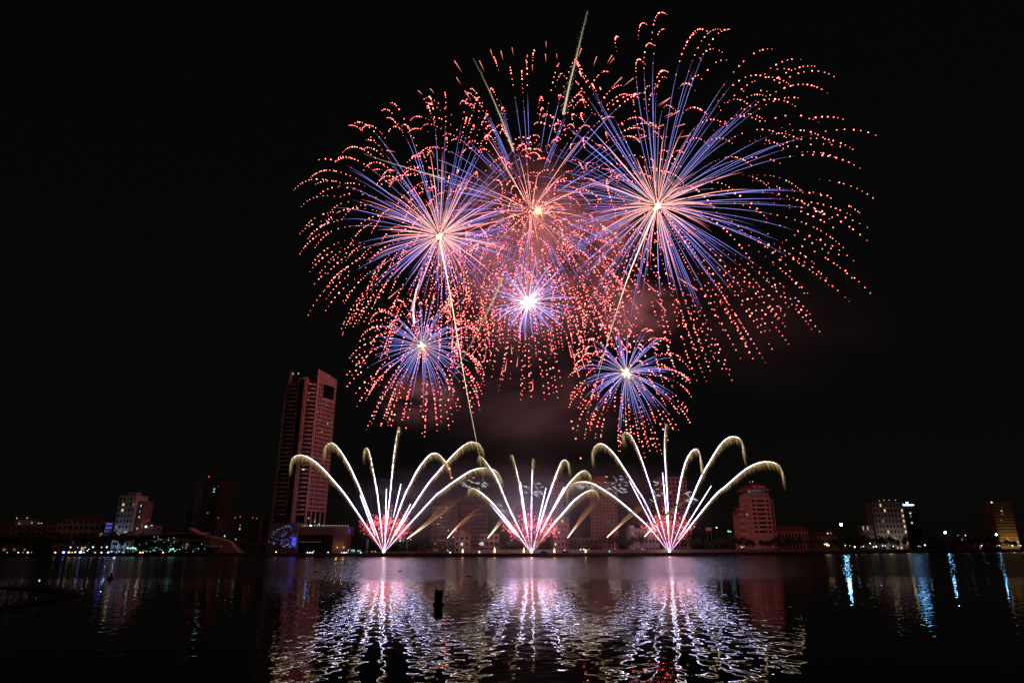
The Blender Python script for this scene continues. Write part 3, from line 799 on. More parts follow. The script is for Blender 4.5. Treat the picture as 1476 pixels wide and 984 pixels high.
    for x, z in ((-20.5, z_low + 4.5), (-16.3, z_low + 4.8), (-11.0, z_low + .6)): beacon(B, x, 3, z, 'lamp_dim', .5)
    for x, z in ((2.0, zb - 6), (5.0, zb - 8), (7, zb - 10)):
        mb = MB(); mb.box(x, x + .9, x * 2.1 - 1.8, x * 2.1 - 1.6, z, z + .9); B.window(mb, M['win_warm'])
    B.finish()
tower()
def podium():
    Y = land(465, 40)[1]
    X0, X1 = xpx(432.5, 770, Y), xpx(500, 770, Y); W = X1 - X0; H = at(465, 758.5, Y)[2] - 2; zw = at(465, 770.5, Y)[2] - 2; zl = at(465, 781, Y)[2] - 2
    B = Bld('hotel_podium', 'low hotel podium with dark lettering and a row of roof lights, below the tower', (X0, Y, 2.0))
    mb = MB(); mb.prism([(0, 0), (W - 8, 0), (W - 2, 2.5), (W, 7), (W, 20), (0, 20)], zw, H); B.part('wall', mb, M['podium'])
    mb = MB(); mb.prism([(.4, .6), (W - 10, .6), (W - 10, 19), (.4, 19)], 0, zw - .02); B.part('glass_front', mb, M['glass'])
    mb = MB(); mb.prism([(W - 9.9, 1.0), (W - 3, 3.2), (W - 1.2, 7.5), (W - 1.2, 19), (W - 9.9, 19)], 0, zw - .02); B.part('corner_wall', mb, M['podium'])
    mb = MB(); mb.box(0, W * .45, -1.0, .55, zl, zl + .5); B.part('canopy', mb, M['render_pink'])
    cu = bpy.data.curves.new('lettering', 'FONT'); cu.body = 'NOVOTEL'; cu.size = 2.9; cu.extrude = .12; cu.align_x = 'CENTER'
    to = bpy.data.objects.new('lettering', cu); dg = bpy.context.evaluated_depsgraph_get(); col.objects.link(to)
    bpy.context.view_layer.update(); me = bpy.data.meshes.new_from_object(to.evaluated_get(bpy.context.evaluated_depsgraph_get())); bpy.data.objects.remove(to)
    me.materials.clear(); me.materials.append(M['letter'])
    o = bpy.data.objects.new('lettering', me); col.objects.link(o); o.parent = B.root; o.location = (W * .62, -.13, zw + 1.6); o.rotation_euler = (math.pi / 2, 0, 0)
    for i in range(19):
        x = W * (.03 + .95 * i / 18); y = .3 if x < W - 8 else .3 + (x - W + 8) * .55
        mb = MB(); mb.lathe([(.06, H), (.06, H + .5), (.24, H + .55), (.24, H + .95), (.05, H + 1.05)], 6, x, y); mb.build('roof_light', M['lamp_dim'], B.root)
    mb = MB(); mb.box(6.3, 7.3, .2, 1.0, H + .2, H + 1.2); mb.build('blue_light', M['lamp_blue'], B.root)
    mb = MB(); mb.box(W - .3, W + .3, 6.0, 6.8, zw + 2.2, zw + 4.4); mb.build('blue_light', M['led_blue'], B.root)
    for x, y in ((W - 6.6, .6), (W - 2.6, 3.0)):
        mb = MB(); mb.box(x, x + .6, y, y + .4, 3.4, 3.9); f = mb.build('flood_light', M['lamp_warm'], B.root)
        l = bpy.data.lights.new('podium_flood', 'POINT'); l.energy = 150; l.color = (1, .55, .18); l.shadow_soft_size = .3
        lo = bpy.data.objects.new('podium_flood', l); col.objects.link(lo); lo.parent = B.root; lo.location = (x + .3, y - 1.0, 4.4)
podium()
def annex():
    Y = land(410, 36)[1]
    X0, X1 = xpx(386, 775, Y), xpx(428, 775, Y); W = X1 - X0; H = at(405, 753, Y)[2] - 2
    B = Bld('glass_annex', 'glass fronted annex full of small blue and white lights, left of the hotel tower', (X0, Y, 2.0))
    mb = MB(); mb.box(0, W, .3, 16, 0, H); B.part('wall', mb, M['cladding_dark'])
    mb = MB()
    for i in range(7): mb.box(i * W / 6 - .12, i * W / 6 + .12, 0, .3, 0, H)
    for i in range(9): mb.box(0, W, .05, .28, i * H / 8 - .1, i * H / 8 + .1)
    B.part('mullions', mb, M['steel'])
    for _ in range(88):
        x, z = W * rng.beta(2.2, 1.7), H * (.18 + .72 * rng.random() ** 1.3)
        w_, h_ = rng.uniform(.2, .9), rng.uniform(.2, .55)
        mb = MB(); mb.box(x, x + w_, .12, .2, z, z + h_)
        mb.build('lit_pane', M[['win_blue', 'win_blue', 'win_cool', 'led_blue', 'win_blue', 'win_dim'][int(rng.integers(6))]], B.root)
    mb = MB(); mb.box(W * .82, W * .98, .10, .22, H * .24, H * .52); mb.build('light_wall', M['led_blue'], B.root)
annex()

# --- the pink tower
def pink_tower():
    Y = land(1090, 60)[1]; row = 740
    X0, X1 = xpx(1081.5, row, Y), xpx(1113, row, Y); W = X1 - X0
    zt = at(1090, 710.5, Y)[2] - 2; zr = at(1090, 697, Y)[2] - 2; z1 = at(1090, 769, Y)[2] - 2
    B = Bld('office_tower', 'pink office tower with red tiled roof, right of the right comet fan', (X0, Y, 2.0), R(2))
    D = 26.0; wall = MB()
    wall.box(.3, W - .3, .3, D, 0, zt - 4.0); wall.box(W - .2, W + 4.2, 4, D - 2, 0, zt - 5.5)
    fl = 8; zf1 = z1; zf2 = zt - 5.0
    # front: small, long, small window in every storey
    fh = (zf2 - zf1) / fl
    for f in range(fl + 1):
        z = zf1 + f * fh
        wallbox(wall, (.3, .3), (W - .3, .3), 0, .5, z - fh * .28, z + fh * .27)
    for s0, s1 in ((0, .12), (.27, .34), (.72, .79), (.93, 1)):
        wallbox(wall, (.3, .3), (W - .3, .3), 0, .55, zf1 - fh * .2, zf2 + fh * .2, s0, s1)
    for f in range(fl):
        z = zf1 + f * fh
        for s0, s1 in ((.125, .265), (.345, .715), (.795, .925)):
            mb = MB(); wallbox(mb, (.3, .3), (W - .3, .3), .02, .1, z + fh * .28, z + fh * .71, s0, s1); B.window(mb, M['glass'])
    wallbox(wall, (.3, .3), (W - .3, .3), 0, .5, 0, zf1 - fh * .3, .0, 1)
    B.facade(wall, (.3, D), (.3, .3), 4, zt - 5.0, fl + 3, 5, .42, .42, {(9, 1): 'win_cool', (7, 3): 'win_cool'})
    wallbox(wall, (W, 3.9), (W + 4.2, 3.9), 0, .3, 0, zt - 5.6)
    for f in range(fl):
        mb = MB(); z = zf1 + f * fh; wallbox(mb, (W, 3.9), (W + 4.2, 3.9), .3, .36, z + fh * .3, z + fh * .7, .35, .62); B.window(mb, M['glass'])
    # narrow window storey and cornice
    B.facade(wall, (.8, 1.2), (W - .8, 1.2), zt - 4.6, zt - .6, 1, 9, .5, .6)
    wall.box(.8, W - .8, 1.2, D - 1, zt - 4.2, zt - .3)
    mb = MB(); mb.box(-.6, .9, -.6, .9, 0, zt - 4.8); B.part('corner_pier', mb, M['render_pink'])
    B.part('wall', wall, M['render_pink'])
    mb = MB(); mb.box(-1.6, W + 1.4, -1.2, D + 1, zt + 3.1, zt + 3.6); mb.box(.3, W - .3, .8, D - .5, zt - .5, zt - .1); B.part('cornice', mb, M['render_pink'])
    mb = MB()
    for i in range(7): mb.box(.6 + i * (W - 1.8) / 6, 1.2 + i * (W - 1.8) / 6, .9, 1.5, zt - .1, zt + 3.1)
    mb.box(2, W - 2, 5, D - 4, zt - .1, zt + 3.1); B.part('loggia', mb, M['render_white'])
    rf = MB(); rf.frustum([(-1.5, -1.1), (W + 1.3, -1.1), (W + 1.3, D + .9), (-1.5, D + .9)], zt + 3.62, [(3.0, 5), (W - 2.5, 5), (W - 2.5, D - 5), (3.0, D - 5)], zr - .6)
    r_ = B.part('roof', rf, M['roof_red'])
    mb = MB(); mb.box(W * .32, W * .78, -.2, 6, zt + 3.62, zr - 2.6); dm = mb.build('dormer', M['render_white'], r_)
    for i in range(4):
        mb = MB(); x = W * .36 + i * W * .105; mb.box(x, x + W * .065, -.27, -.21, zt + 4.2, zr - 3.2); B.window(mb, M['glass'])
    mb = MB(); mb.box(W * .28, W * .82, -.6, 6.4, zr - 2.58, zr - 2.1); mb.build('dormer_cap', M['render_white'], r_)
    rf = MB(); rf.frustum([(2.4, 4.4), (W - 2, 4.4), (W - 2, D - 4.4), (2.4, D - 4.4)], zr - .58, [(W * .4, 9), (W * .6, 9), (W * .6, D - 9), (W * .4, D - 9)], zr + 1.6); rf.build('roof_top', M['roof_red'], r_)
    for x, y, z, m in ((1.4, .2, zt + 1.4, 'lamp_white'), (W * .5, 12, zr + 3.0, 'lamp_white'), (W * .36, 12, zr + 2.6, 'lamp_dim'), (5, .5, zt + 2, 'lamp_dim'), (8, .5, zt + 2.4, 'lamp_dim'), (11, .5, zt + 2, 'lamp_dim')):
        beacon(B, x, y, z, m, .3, 'roof_lamp')
    # stepped left annex
    an = MB(); an.box(-7.5, -.02, 12, 26, 0, zt - 17.5); an.box(-4.5, -.03, 13, 25, zt - 17.5, zt - 11.8)
    B.facade(an, (-7.5, 12), (-.6, 12), 3, zt - 17.8, 5, 4, .5, .5)
    B.part('annex', an, M['render_pink'])
    mb = MB(); mb.frustum([(-9, 11), (.0, 11), (.0, 27), (-9, 27)], zt - 17.4, [(-4.6, 13.2), (-.05, 13.2), (-.05, 25), (-4.6, 25)], zt - 14.6); mb.frustum([(-6.5, 12), (.0, 12), (.0, 26), (-6.5, 26)], zt - 11.75, [(-6.5, 12), (.0, 12), (.0, 26), (-6.5, 26)], zt - 11.3)
    B.part('annex_roof', mb, M['roof_red'])
    B.finish()
pink_tower()
def lw(px, dy): return land(px, dy)[1]
# --- low hall with red roof right of it
def roofed(name, label, px0, px1, peave, pridge, Y, depth, floors, bays, mat, roofmat, gable=False, p_lit=0.0, group=None, lit=None):
    B = block(name, label, px0, px1, peave, Y, depth, 0, floors, bays, mat, .5, .5, lit, p_lit, 1, parapet=False, row=(peave + 785) / 2, group=group)
    h = B.W / 2; zr = at(px0, pridge, Y)[2] - 2
    rf = MB(); rf.frustum([(-h - .8, -.8), (h + .8, -.8), (h + .8, depth + .8), (-h - .8, depth + .8)], B.H - .45, [(-h * .8, depth * .45), (h * .8, depth * .45), (h * .8, depth * .55), (-h * .8, depth * .55)], zr)
    r_ = B.part('roof', rf, roofmat); B.roof = r_; B.zr = zr
    return B
roofed('long_hall', 'long low hall with dark red roof, directly right of the pink tower', 1121, 1166, 764, 757.5, lw(1140, 75), 16, 2, 9, M['render_pink'], M['roof_red'])
roofed('low_house', 'low red roofed house near the tall floodlight mast', 1178, 1206, 771, 766, lw(1190, 60), 12, 1, 5, M['render_brown'], M['roof_red'])
# --- gabled pink house
def gabled():
    Y = lw(666, 34)
    B = roofed('gabled_house', 'pink house with curved front gable and red roof, left of the middle fan', 655, 677, 769.5, 765, Y, 11, 3, 3, M['render_pink'], M['roof_red'], lit={(1, 1): 'win_cool'})
    zt = B.H; mb = MB()
    prof = [(-2.4, zt - 1), (2.4, zt - 1), (2.4, zt + .6)] + [(2.0 * math.cos(a) * 1.05, zt + .6 + 2.0 * math.sin(a)) for a in np.linspace(.25, math.pi - .25, 9)] + [(-2.4, zt + .6)]
    n = len(prof); mb.v = [(x, -.35, z) for x, z in prof] + [(x, .4, z) for x, z in prof]
    mb.f = [tuple(range(n)), tuple(range(2*n - 1, n - 1, -1))] + [(i, i + n, (i + 1) % n + n, (i + 1) % n) for i in range(n)]
    B.part('gable', mb, M['render_pink'])
    mb = MB(); mb.box(-B.W/2 - .2, B.W/2 + .2, -.5, -.1, zt * .62, zt * .62 + .35); B.part('band', mb, M['render_white'])
gabled()
B = block('balcony_house', 'pale three storey house with open balconies, just left of the middle fan', 691, 719, 769, lw(705, 40), 10, 0, 3, 4, M['render_pink'], .72, .55, {(1, 0): 'win_cool'})
mb = MB()
for f in range(1, 3): mb.box(-B.W/2, B.W*.1, -1.6, -.1, f * B.H / 3 - .2, f * B.H / 3 + .9)
B.part('balcony', mb, M['render_pink'])
block('pink_block', 'pinkish five storey block right of the middle fan', 797, 819, 745, lw(808, 70), 16, R(-8), 6, 4, M['render_pink'], .5, .42, {(5, 0): 'win_cool', (5, 2): 'win_warm', (3, 1): 'win_warm', (1, 0): 'win_cool'}, p_lit=.05)
block('dark_hall', 'wide dark low hall behind the lamps, between the middle and right fans', 819, 868, 774, lw(845, 48), 14, 0, 2, 8, M['cladding_dark'], .6, .5, p_lit=.0)
B = block('red_tower', 'tall red brown residential tower behind the middle of the far bank', 851, 890, 694, 640, 26, R(-6), 20, 7, M['render_brown'], .45, .45, p_lit=.02, mats=('win_dim', 'win_dim'))
h = B.W / 2
mb = MB(); mb.frustum([(-h * .75, 3), (h * .4, 3), (h * .4, 20), (-h * .75, 20)], B.H + .02, [(-h * .55, 6), (h * .15, 6), (h * .15, 16), (-h * .55, 16)], B.H + 5.5); B.part('roof', mb, M['roof_red'])
block('slim_tower', 'slim hazy reddish tower left of the red brown tower', 795, 814, 694, 690, 18, R(4), 18, 4, M['render_brown'], .5, .45)
block('balcony_tower', 'hazy tower of balcony rows behind the right comet fan', 953, 993, 687, 640, 22, R(3), 17, 7, M['render_brown'], .62, .5, p_lit=.03, mats=('win_dim', 'win_dim'))
B = block('white_school', 'white flat roofed building left of the right fan base', 908, 950, 761, lw(928, 55), 14, R(6), 3, 8, M['render_grey'], .5, .4)
mb = MB(); mb.box(-B.W/2 - .1, -B.W/2 + 3.4, .2, 6, 0, B.H + 2.2); B.part('stair_tower', mb, M['render_white'])
block('speckled_tower', 'dark tower speckled with many small lit windows, behind the left fan', 622, 660, 728, 640, 20, R(5), 14, 10, M['cladding_dark'], .5, .4, p_lit=.36, mats=('win_dim', 'win_dim', 'win_cool', 'win_dim'))
block('banded_block', 'hazy dark block behind the gabled pink house', 662, 702, 727, 670, 20, 0, 11, 6, M['cladding_dark'], .8, .35)
# --- left bank
B = block('stepped_block', 'dim brownish low block with roof lamps at the far left edge', 4, 80, 756.5, 580, 20, R(10), 5, 11, M['render_brown'], .5, .45, p_lit=.05, mats=('win_dim', 'win_cool', 'win_dim'))
mb = MB(); mb.box(-B.W * .32, -B.W * .05, 4, 14, B.H, B.H + 4.5); B.part('roof_room', mb, M['render_grey'])
for x, z in ((-.28, 5.4), (-.10, 5.6), (.0, 1.6), (.12, 1.2), (-.22, 1.0), (.17, 1.3)): beacon(B, B.W * x, 2, B.H + z, 'lamp_dim', .45, 'roof_lamp')
B = block('colonial_block', 'stepped ochre and brown block with red roof, left of the blue lit apartments', 84, 149, 754, 560, 20, R(12), 4, 9, M['render_ochre'], .55, .5, {(1, 3): 'win_teal', (1, 4): 'win_cool', (0, 5): 'win_warm'}, p_lit=.03, mats=('win_dim',))
up = MB(); up.box(-B.W * .36, B.W * .36, 3, 17, B.H, B.H + 3.2); B.facade(up, (-B.W * .36, 3), (B.W * .36, 3), B.H, B.H + 3.0, 1, 6, .5, .6); B.part('upper_storey', up, M['render_grey'])
mb = MB(); mb.frustum([(-B.W * .2, 2.2), (B.W * .40, 2.2), (B.W * .40, 18), (-B.W * .2, 18)], B.H + 3.22, [(-B.W * .05, 8), (B.W * .3, 8), (B.W * .3, 12), (-B.W * .05, 12)], B.H + 6.2); B.part('roof', mb, M['roof_red'])
Yv = 545.0; X0, X1 = xpx(151.5, 762, Yv), xpx(161, 762, Yv); hv = at(155, 752, Yv)[2] - 2
B = Bld('violet_block', 'narrow building striped with violet blue light, left of the pale apartment block', (X0, Yv, 2.0))
mb = MB(); mb.box(0, X1 - X0, .2, 10, 0, hv); B.part('wall', mb, M['cladding_dark'])
for i in range(5):
    mb = MB(); zz = hv * (.40 + .125 * i); mb.box(.1, X1 - X0 - .1, -.02, .18, zz, zz + hv * .075); mb.build('light_band', M['led_violet'], B.root)
# pale apartment block
def apartments():
    Y = 535.0
    lit = {(8, 1): 'win_warm', (7, 1): 'win_warm', (3, 1): 'win_warm', (3, 3): 'win_warm', (2, 3): 'win_warm', (4, 0): 'win_dim', (8, 4): 'win_dim'}
    B = block('apartment_block', 'pale apartment block lit blue from below, with a few yellow windows', 166, 193, 713.5, Y, 15, R(-6), 10, 5, M['render_white'], .62, .45, lit, sides=0, row=745)
    h = B.W / 2
    mb = MB()
    for x in (-.62, -.14, .16, .60): mb.box(h * x, h * x + h * .14, -.5, -.07, 1, B.H - .8)
    B.part('rib', mb, M['render_white'])
    mb = MB(); mb.box(h + .02, h + 5.2, 3, 15, 0, B.H * .9)
    for f, m in ((8, 'win_cool'), (7, 'win_blue'), (6, 'win_cool'), (4, 'win_warm'), (2, 'win_dim')):
        w_ = MB(); w_.box(h + 2.5, h + 3.2, 2.9, 2.98, f * B.H / 10, f * B.H / 10 + 1.4); w_.build('window', M[m], B.root)
    B.part('side_wing', mb, M['render_brown'])
    mb = MB(); mb.box(-h * .4, h * .5, 4, 11, B.H, B.H + 3.0); B.part('roof_room', mb, M['render_grey'])
    for x, z, m in ((.1, .26, 'win_teal'), (.0, .2, 'win_blue'), (.12, .17, 'win_blue'), (.05, .30, 'win_cool')):
        mb = MB(); mb.box(h * x, h * x + 1.1, -.62, -.55, B.H * z, B.H * z + 1.2); mb.build('light_tube', M[m], B.root)
    for x in (-.5, .4):
        f = MB(); f.box(h * x - .3, h * x + .3, -3.2, -2.7, .6, 1.0); f.build('flood_light', M['lamp_blue'], B.root)
        l = bpy.data.lights.new('facade_flood', 'POINT'); l.energy = 700; l.color = (.42, .62, 1); l.shadow_soft_size = .4
        lo = bpy.data.objects.new('facade_flood', l); col.objects.link(lo); lo.parent = B.root; lo.location = (h * x, -8.0, 9)
apartments()
B = block('lamp_block', 'small dark block with one bright white lamp, right of the pale apartments', 206, 223, 757, 540, 12, 0, 4, 4, M['render_grey'], .5, .4, row=765)
beacon(B, -B.W * .28, -.5, B.H - 1.5, 'lamp_white', .75, 'roof_lamp'); beacon(B, -B.W * .33, 3, B.H + 4.0, 'lamp_red', .3); beacon(B, B.W * .2, -.5, B.H - .4, 'lamp_dim', .5, 'roof_lamp')
B = block('dark_tower', 'dark unlit twin tower with two teal windows near its top', 277, 313, 694, 560, 24, R(-4), 26, 7, M['cladding_dark'], .6, .5, {(23, 5): 'win_teal', (22, 5): 'win_teal', (14, 4): 'win_dim'}, sides=0, row=735)
h = B.W / 2
mb = MB(); mb.box(-h - 7, -h - .05, 5, 20, 0, B.H * .62); B.part('low_wing', mb, M['cladding_dark'])
mb = MB()
for f in range(26): mb.box(-h * .9, -h * .35, -1.3, -.1, f * B.H / 26 + .2, f * B.H / 26 + 1.2)
B.part('balconies', mb, M['render_grey'])
mb = MB(); mb.box(-h * .1, h * .9, 3, 18, B.H, B.H + 3.5); B.part('roof_room', mb, M['cladding_dark'])
beacon(B, -h * .45, 8, B.H + 4.5, 'lamp_red', .6); beacon(B, h * .88, 0, B.H * .93, 'lamp_red', .3)
beacon(B, -h * 1.1, -1, B.H * .26, 'lamp_white', .45, 'wall_lamp')
B = block('hospital_block', 'wide grey block with five red lamps along its roof', 310, 368, 748, 545, 18, R(2), 9, 14, M['render_grey'], .45, .55, {(4, 3): 'win_cool', (6, 8): 'win_warm', (7, 8): 'win_dim', (3, 7): 'win_warm'}, row=765)
for x, z in ((-.47, .8), (-.05, .8), (.07, 1.6), (.38, .9), (.48, .4)): beacon(B, B.W * x, 1, B.H + z, 'lamp_red', .42)
block('grey_annex', 'dark low block between the grey block and the glass annex', 368, 392, 748, 560, 16, 0, 7, 6, M['cladding_dark'], .5, .5, row=765)
# modern riverside pavilion
def pavilion():
    Y = lw(270, 22)
    def lx(px, row=782): return xpx(px, row, Y) - xpx(190, 782, Y)
    def lz(py): return at(250, py, Y)[2] - 2
    B = Bld('riverside_pavilion', 'long low modern pavilion with thin roof and slanting red ramp wing', (xpx(190, 782, Y), Y, 2.0))
    W = lx(290)
    def slab(pts, y0, y1):
        m = MB(); n = len(pts); m.v = [(lx(a), y0, lz(b)) for a, b in pts] + [(lx(a), y1, lz(b)) for a, b in pts]
        m.f = [tuple(range(n)), tuple(range(2*n-1, n-1, -1))] + [(i, i + n, (i + 1) % n + n, (i + 1) % n) for i in range(n)]
        return m
    B.part('roof', slab([(188, 770), (240, 768), (287, 766.5), (287, 768.3), (240, 769.8), (188, 771.6)], -3, 16), M['render_brown'])
    B.part('glass_front', slab([(192, 772), (286, 769), (286, 796), (192, 796)], 1, 14), M['glass'])
    B.part('wall', slab([(212, 777.5), (262, 775.5), (300, 777), (306, 783), (292, 783), (288, 780), (276, 780), (276, 789), (264, 789), (264, 779.5), (212, 780)], -1.5, .9), M['render_brown'])
    B.part('ramp_wing', slab([(272, 760.5), (288, 769), (304, 772), (334, 780), (350, 797), (328, 797), (308, 788), (303, 773.5), (286, 771.5)], -4, 6), M['render_brown'])
    mb = slab([(300, 785), (325, 786.5), (325, 788), (300, 787)], -5.5, -4.1); B.part('ledge', mb, M['render_white'])
    for _ in range(60):
        px_, py_ = rng.uniform(196, 300), 772 + 23 * rng.random() ** .8
        if 262 < px_ < 302 and 774 < py_ < 784: continue
        r_ = rng.uniform(.10, .26); mb = MB(); x, z = lx(px_), lz(py_); mb.box(x, x + r_ * 2, -3.0 if py_ > 790 else -1.8, -2.7 if py_ > 790 else -1.6, z, z + r_ * 2)
        mb.build('small_lamp', M[['lamp_dim', 'lamp_dim', 'win_cool', 'win_dim', 'lamp_dim', 'win_teal'][int(rng.integers(6))]], B.root)
pavilion()
# --- right bank
B = block('grey_hotel', 'grey hotel block with a column of warm lit windows at its right edge', 1260, 1304, 723.5, lw(1280, 90), 22, R(-4), 9, 9, M['render_grey'], .45, .55,
      {(f, 8): 'win_warm' for f in range(1, 8)} | {(0, 5): 'win_warm', (0, 6): 'win_warm', (3, 3): 'win_warm', (7, 3): 'win_warm', (5, 2): 'win_dim', (0, 2): 'win_dim', (2, 4): 'win_dim', (8, 2): 'win_warm'}, p_lit=.04, mats=('win_dim',), row=745, sides=0)
for x in (-.2, -.05, .12, .32): beacon(B, B.W * x, 3, B.H + rng.uniform(.5, 2.5), 'lamp_dim', .5, 'roof_lamp')
mb = MB(); mb.box(-B.W * .9, -B.W/2 - 1.8, 2, 16, 0, B.H * .52); wl = mb
B.facade(wl, (-B.W * .9, 2), (-B.W/2 - 1.8, 2), 2, B.H * .52, 4, 5, .4, .6, {(3, 0): 'win_warm', (3, 2): 'win_warm'}); B.part('low_wing', wl, M['render_grey']); B.finish()
for x, e in ((-.3, 1500), (.25, 1500)):
    f = MB(); f.box(B.W * x - .4, B.W * x + .4, -6.4, -5.8, .5, 1.1); f.build('flood_light', M['lamp_warm'], B.root)
    l = bpy.data.lights.new('facade_flood', 'POINT'); l.energy = e; l.color = (1, .88, .75); l.shadow_soft_size = .4
    lo = bpy.data.objects.new('facade_flood', l); col.objects.link(lo); lo.parent = B.root; lo.location = (B.W * x, -14, 16)
B = block('sign_tower', 'dark tower with a bright cyan rooftop sign, right of the grey hotel', 1302, 1326, 727, lw(1312, 110), 20, 0, 14, 5, M['cladding_dark'], .6, .5, {(11, 2): 'win_cool', (8, 2): 'win_cool', (10, 2): 'win_dim'}, row=750)
mb = MB(); mb.box(-B.W * .52, B.W * .28, -.8, -.3, B.H - 1.2, B.H + .5); mb.build('sign_strip', M['sign_cyan'], B.root)
mb = MB(); mb.lathe([(.1, B.H + .7), (1.6, B.H + 1.2), (1.9, B.H + 2.3), (1.2, B.H + 3.4), (.1, B.H + 3.8)], 10, -B.W * .1, -.5); mb.build('sign_emblem', M['sign_cyan'], B.root)
mb = MB(); mb.box(-B.W * .55, -B.W * .36, -.8, -.3, B.H + .8, B.H + 2.4); mb.build('sign_letter', M['win_cool'], B.root)
B = block('yellow_tower', 'yellow lit tower at the far right edge of the skyline', 1433, 1462, 724, lw(1448, 110), 20, R(3), 14, 8, M['render_ochre'], .72, .35,
      {(0, 3): 'win_warm', (1, 3): 'win_warm', (2, 3): 'win_warm', (3, 3): 'win_dim', (0, 7): 'win_warm', (1, 7): 'win_warm', (11, 3): 'win_warm', (10, 3): 'win_dim', (8, 2): 'win_dim', (2, 7): 'win_dim'}, row=745, base=6)
beacon(B, -B.W * .5, -.5, B.H - .5, 'lamp_white', 1.1, 'roof_lamp')
for x in (-.2, .3):
    f = MB(); f.box(B.W * x - .4, B.W * x + .4, -6.4, -5.8, .5, 1.1); f.build('flood_light', M['lamp_warm'], B.root)
    l = bpy.data.lights.new('facade_flood', 'POINT'); l.energy = 2600; l.color = (1, .7, .28); l.shadow_soft_size = .4
    lo = bpy.data.objects.new('facade_flood', l); col.objects.link(lo); lo.parent = B.root; lo.location = (B.W * x, -14, 14)
block('low_row', 'long dim low row of roofs between the cyan sign tower and the yellow tower', 1336, 1424, 772, lw(1380, 90), 14, 0, 2, 18, M['render_brown'], .5, .45, p_lit=.06, mats=('win_cool', 'win_dim'), row=780)

# ------------------------------------------------------------------ fence, cabins, cars, lamps
f = MB(); f2 = MB()
pxs = list(range(668, 1500, 12))
for p0, p1 in zip(pxs[:-1], pxs[1:]):
    a, b = land(p0, 9), land(p1, 9)
    f.prism([(a[0], a[1]), (b[0], b[1]), (b[0], b[1] + .12), (a[0], a[1] + .12)], 2.05, 4.35)
    f2.box(a[0] - .1, a[0] + .1, a[1] - .16, a[1] - .02, 2.0, 4.55)
fr = empty('site_fence', land(900, 9), 'long pale hoarding along the promenade, from the gabled house to the right edge', 'fence')
o = f.build('fence_panels', M['fence'], None); o.parent = fr; o.location = -fr.location
o = f2.build('fence_posts', M['steel'], None); o.parent = fr; o.location = -fr.location
f = MB()
for p0 in range(508, 664, 6):
    a, b = land(p0, 5), land(p0 + 6, 5)
    f.tube([(a[0], a[1], 3.0), (b[0], b[1], 3.0)], .04, None, 5).tube([(a[0], a[1], 2.5), (b[0], b[1], 2.5)], .03, None, 5).tube([(a[0], a[1], 2), (a[0], a[1], 3.02)], .05, None, 5)
tag(f.build('railing', M['steel']), 'low metal railing along the quay behind the left fan', 'railing')
def cabin(px, w_, label, mat):
    p = land(px, 6.5); t = empty('cabin', p, label, 'cabin', 'site cabins on the promenade')
    MB().box(-w_/2, w_/2, 0, 2.2, .15, 2.5).build('wall', mat, t)
    MB().box(-w_/2 - .1, w_/2 + .1, -.1, 2.3, 2.51, 2.65).build('roof', M['steel'], t)
    MB().box(-w_/2 + .3, -w_/2 + 1.1, -.05, -.005, .2, 2.1).build('door', M['cladding_dark'], t)
    MB().box(.1, w_/2 - .3, -.05, -.005, 1.1, 2.0).build('window', M['glass'], t)
    MB().box(-w_/2, w_/2, .1, 2.1, 0, .148).build('base', M['black'], t)
cabin(882, 4.2, 'pale site cabin right of the lattice pole before the red brown tower', M['render_white'])
cabin(506, 3.0, 'reddish site cabin left of the left fan base', M['render_pink'])
cabin(620, 5.0, 'pinkish site cabin between the left fan and the gabled house', M['render_pink'])
cabin(606, 3.4, 'narrow site cabin beside the lattice pole right of the left fan', M['render_brown'])
def car(px, label):
    p = land(px, 5.2); t = empty('parked_car', p, label, 'car', 'cars parked on the promenade')
    prof = [(-2.2, .35), (2.2, .35), (2.25, .8), (1.5, .98), (.85, 1.5), (-1.0, 1.55), (-1.75, 1.05), (-2.25, .95)]
    n = len(prof); m = MB(); m.v = [(x, 0, z) for x, z in prof] + [(x, 1.75, z) for x, z in prof]
    m.f = [tuple(range(n)), tuple(range(2*n-1, n-1, -1))] + [(i, i + n, (i + 1) % n + n, (i + 1) % n) for i in range(n)]
    m.build('body', M['car'], t)
    MB().quad((-.95, -.01, 1.0), (.0, -.01, 1.0), (.0, -.01, 1.45), (-.8, -.01, 1.45)).build('side_window', M['glass'], t)
    MB().quad((.1, -.01, 1.0), (1.2, -.01, 1.0), (.75, -.01, 1.42), (.1, -.01, 1.45)).build('side_window', M['glass'], t)
    for x in (-1.4, 1.4):
        for y in (-.02, 1.55):
            w_ = MB(); pr = [(.12, 0), (.33, 0), (.34, .1), (.33, .2), (.12, .2)]
            w_.lathe(pr, 14); w_.v = [(x + a, y + c, .34 + b) for a, b, c in w_.v]; wo = w_.build('wheel', M['black'], t)
car(784, 'dark car parked just right of the middle fan base'); car(815, 'dark car parked left of the pole before the dark low hall')
LAMPN = {}
def lampz(px, py, mat, r, zone, dy=6.0, name='street_lamp', cat='lamp'):
    Y = land(px, dy)[1]; p = at(px, py, Y)
    key = (zone, mat); LAMPN.setdefault(key, []).append((px, py, mat, r, p, name, cat))
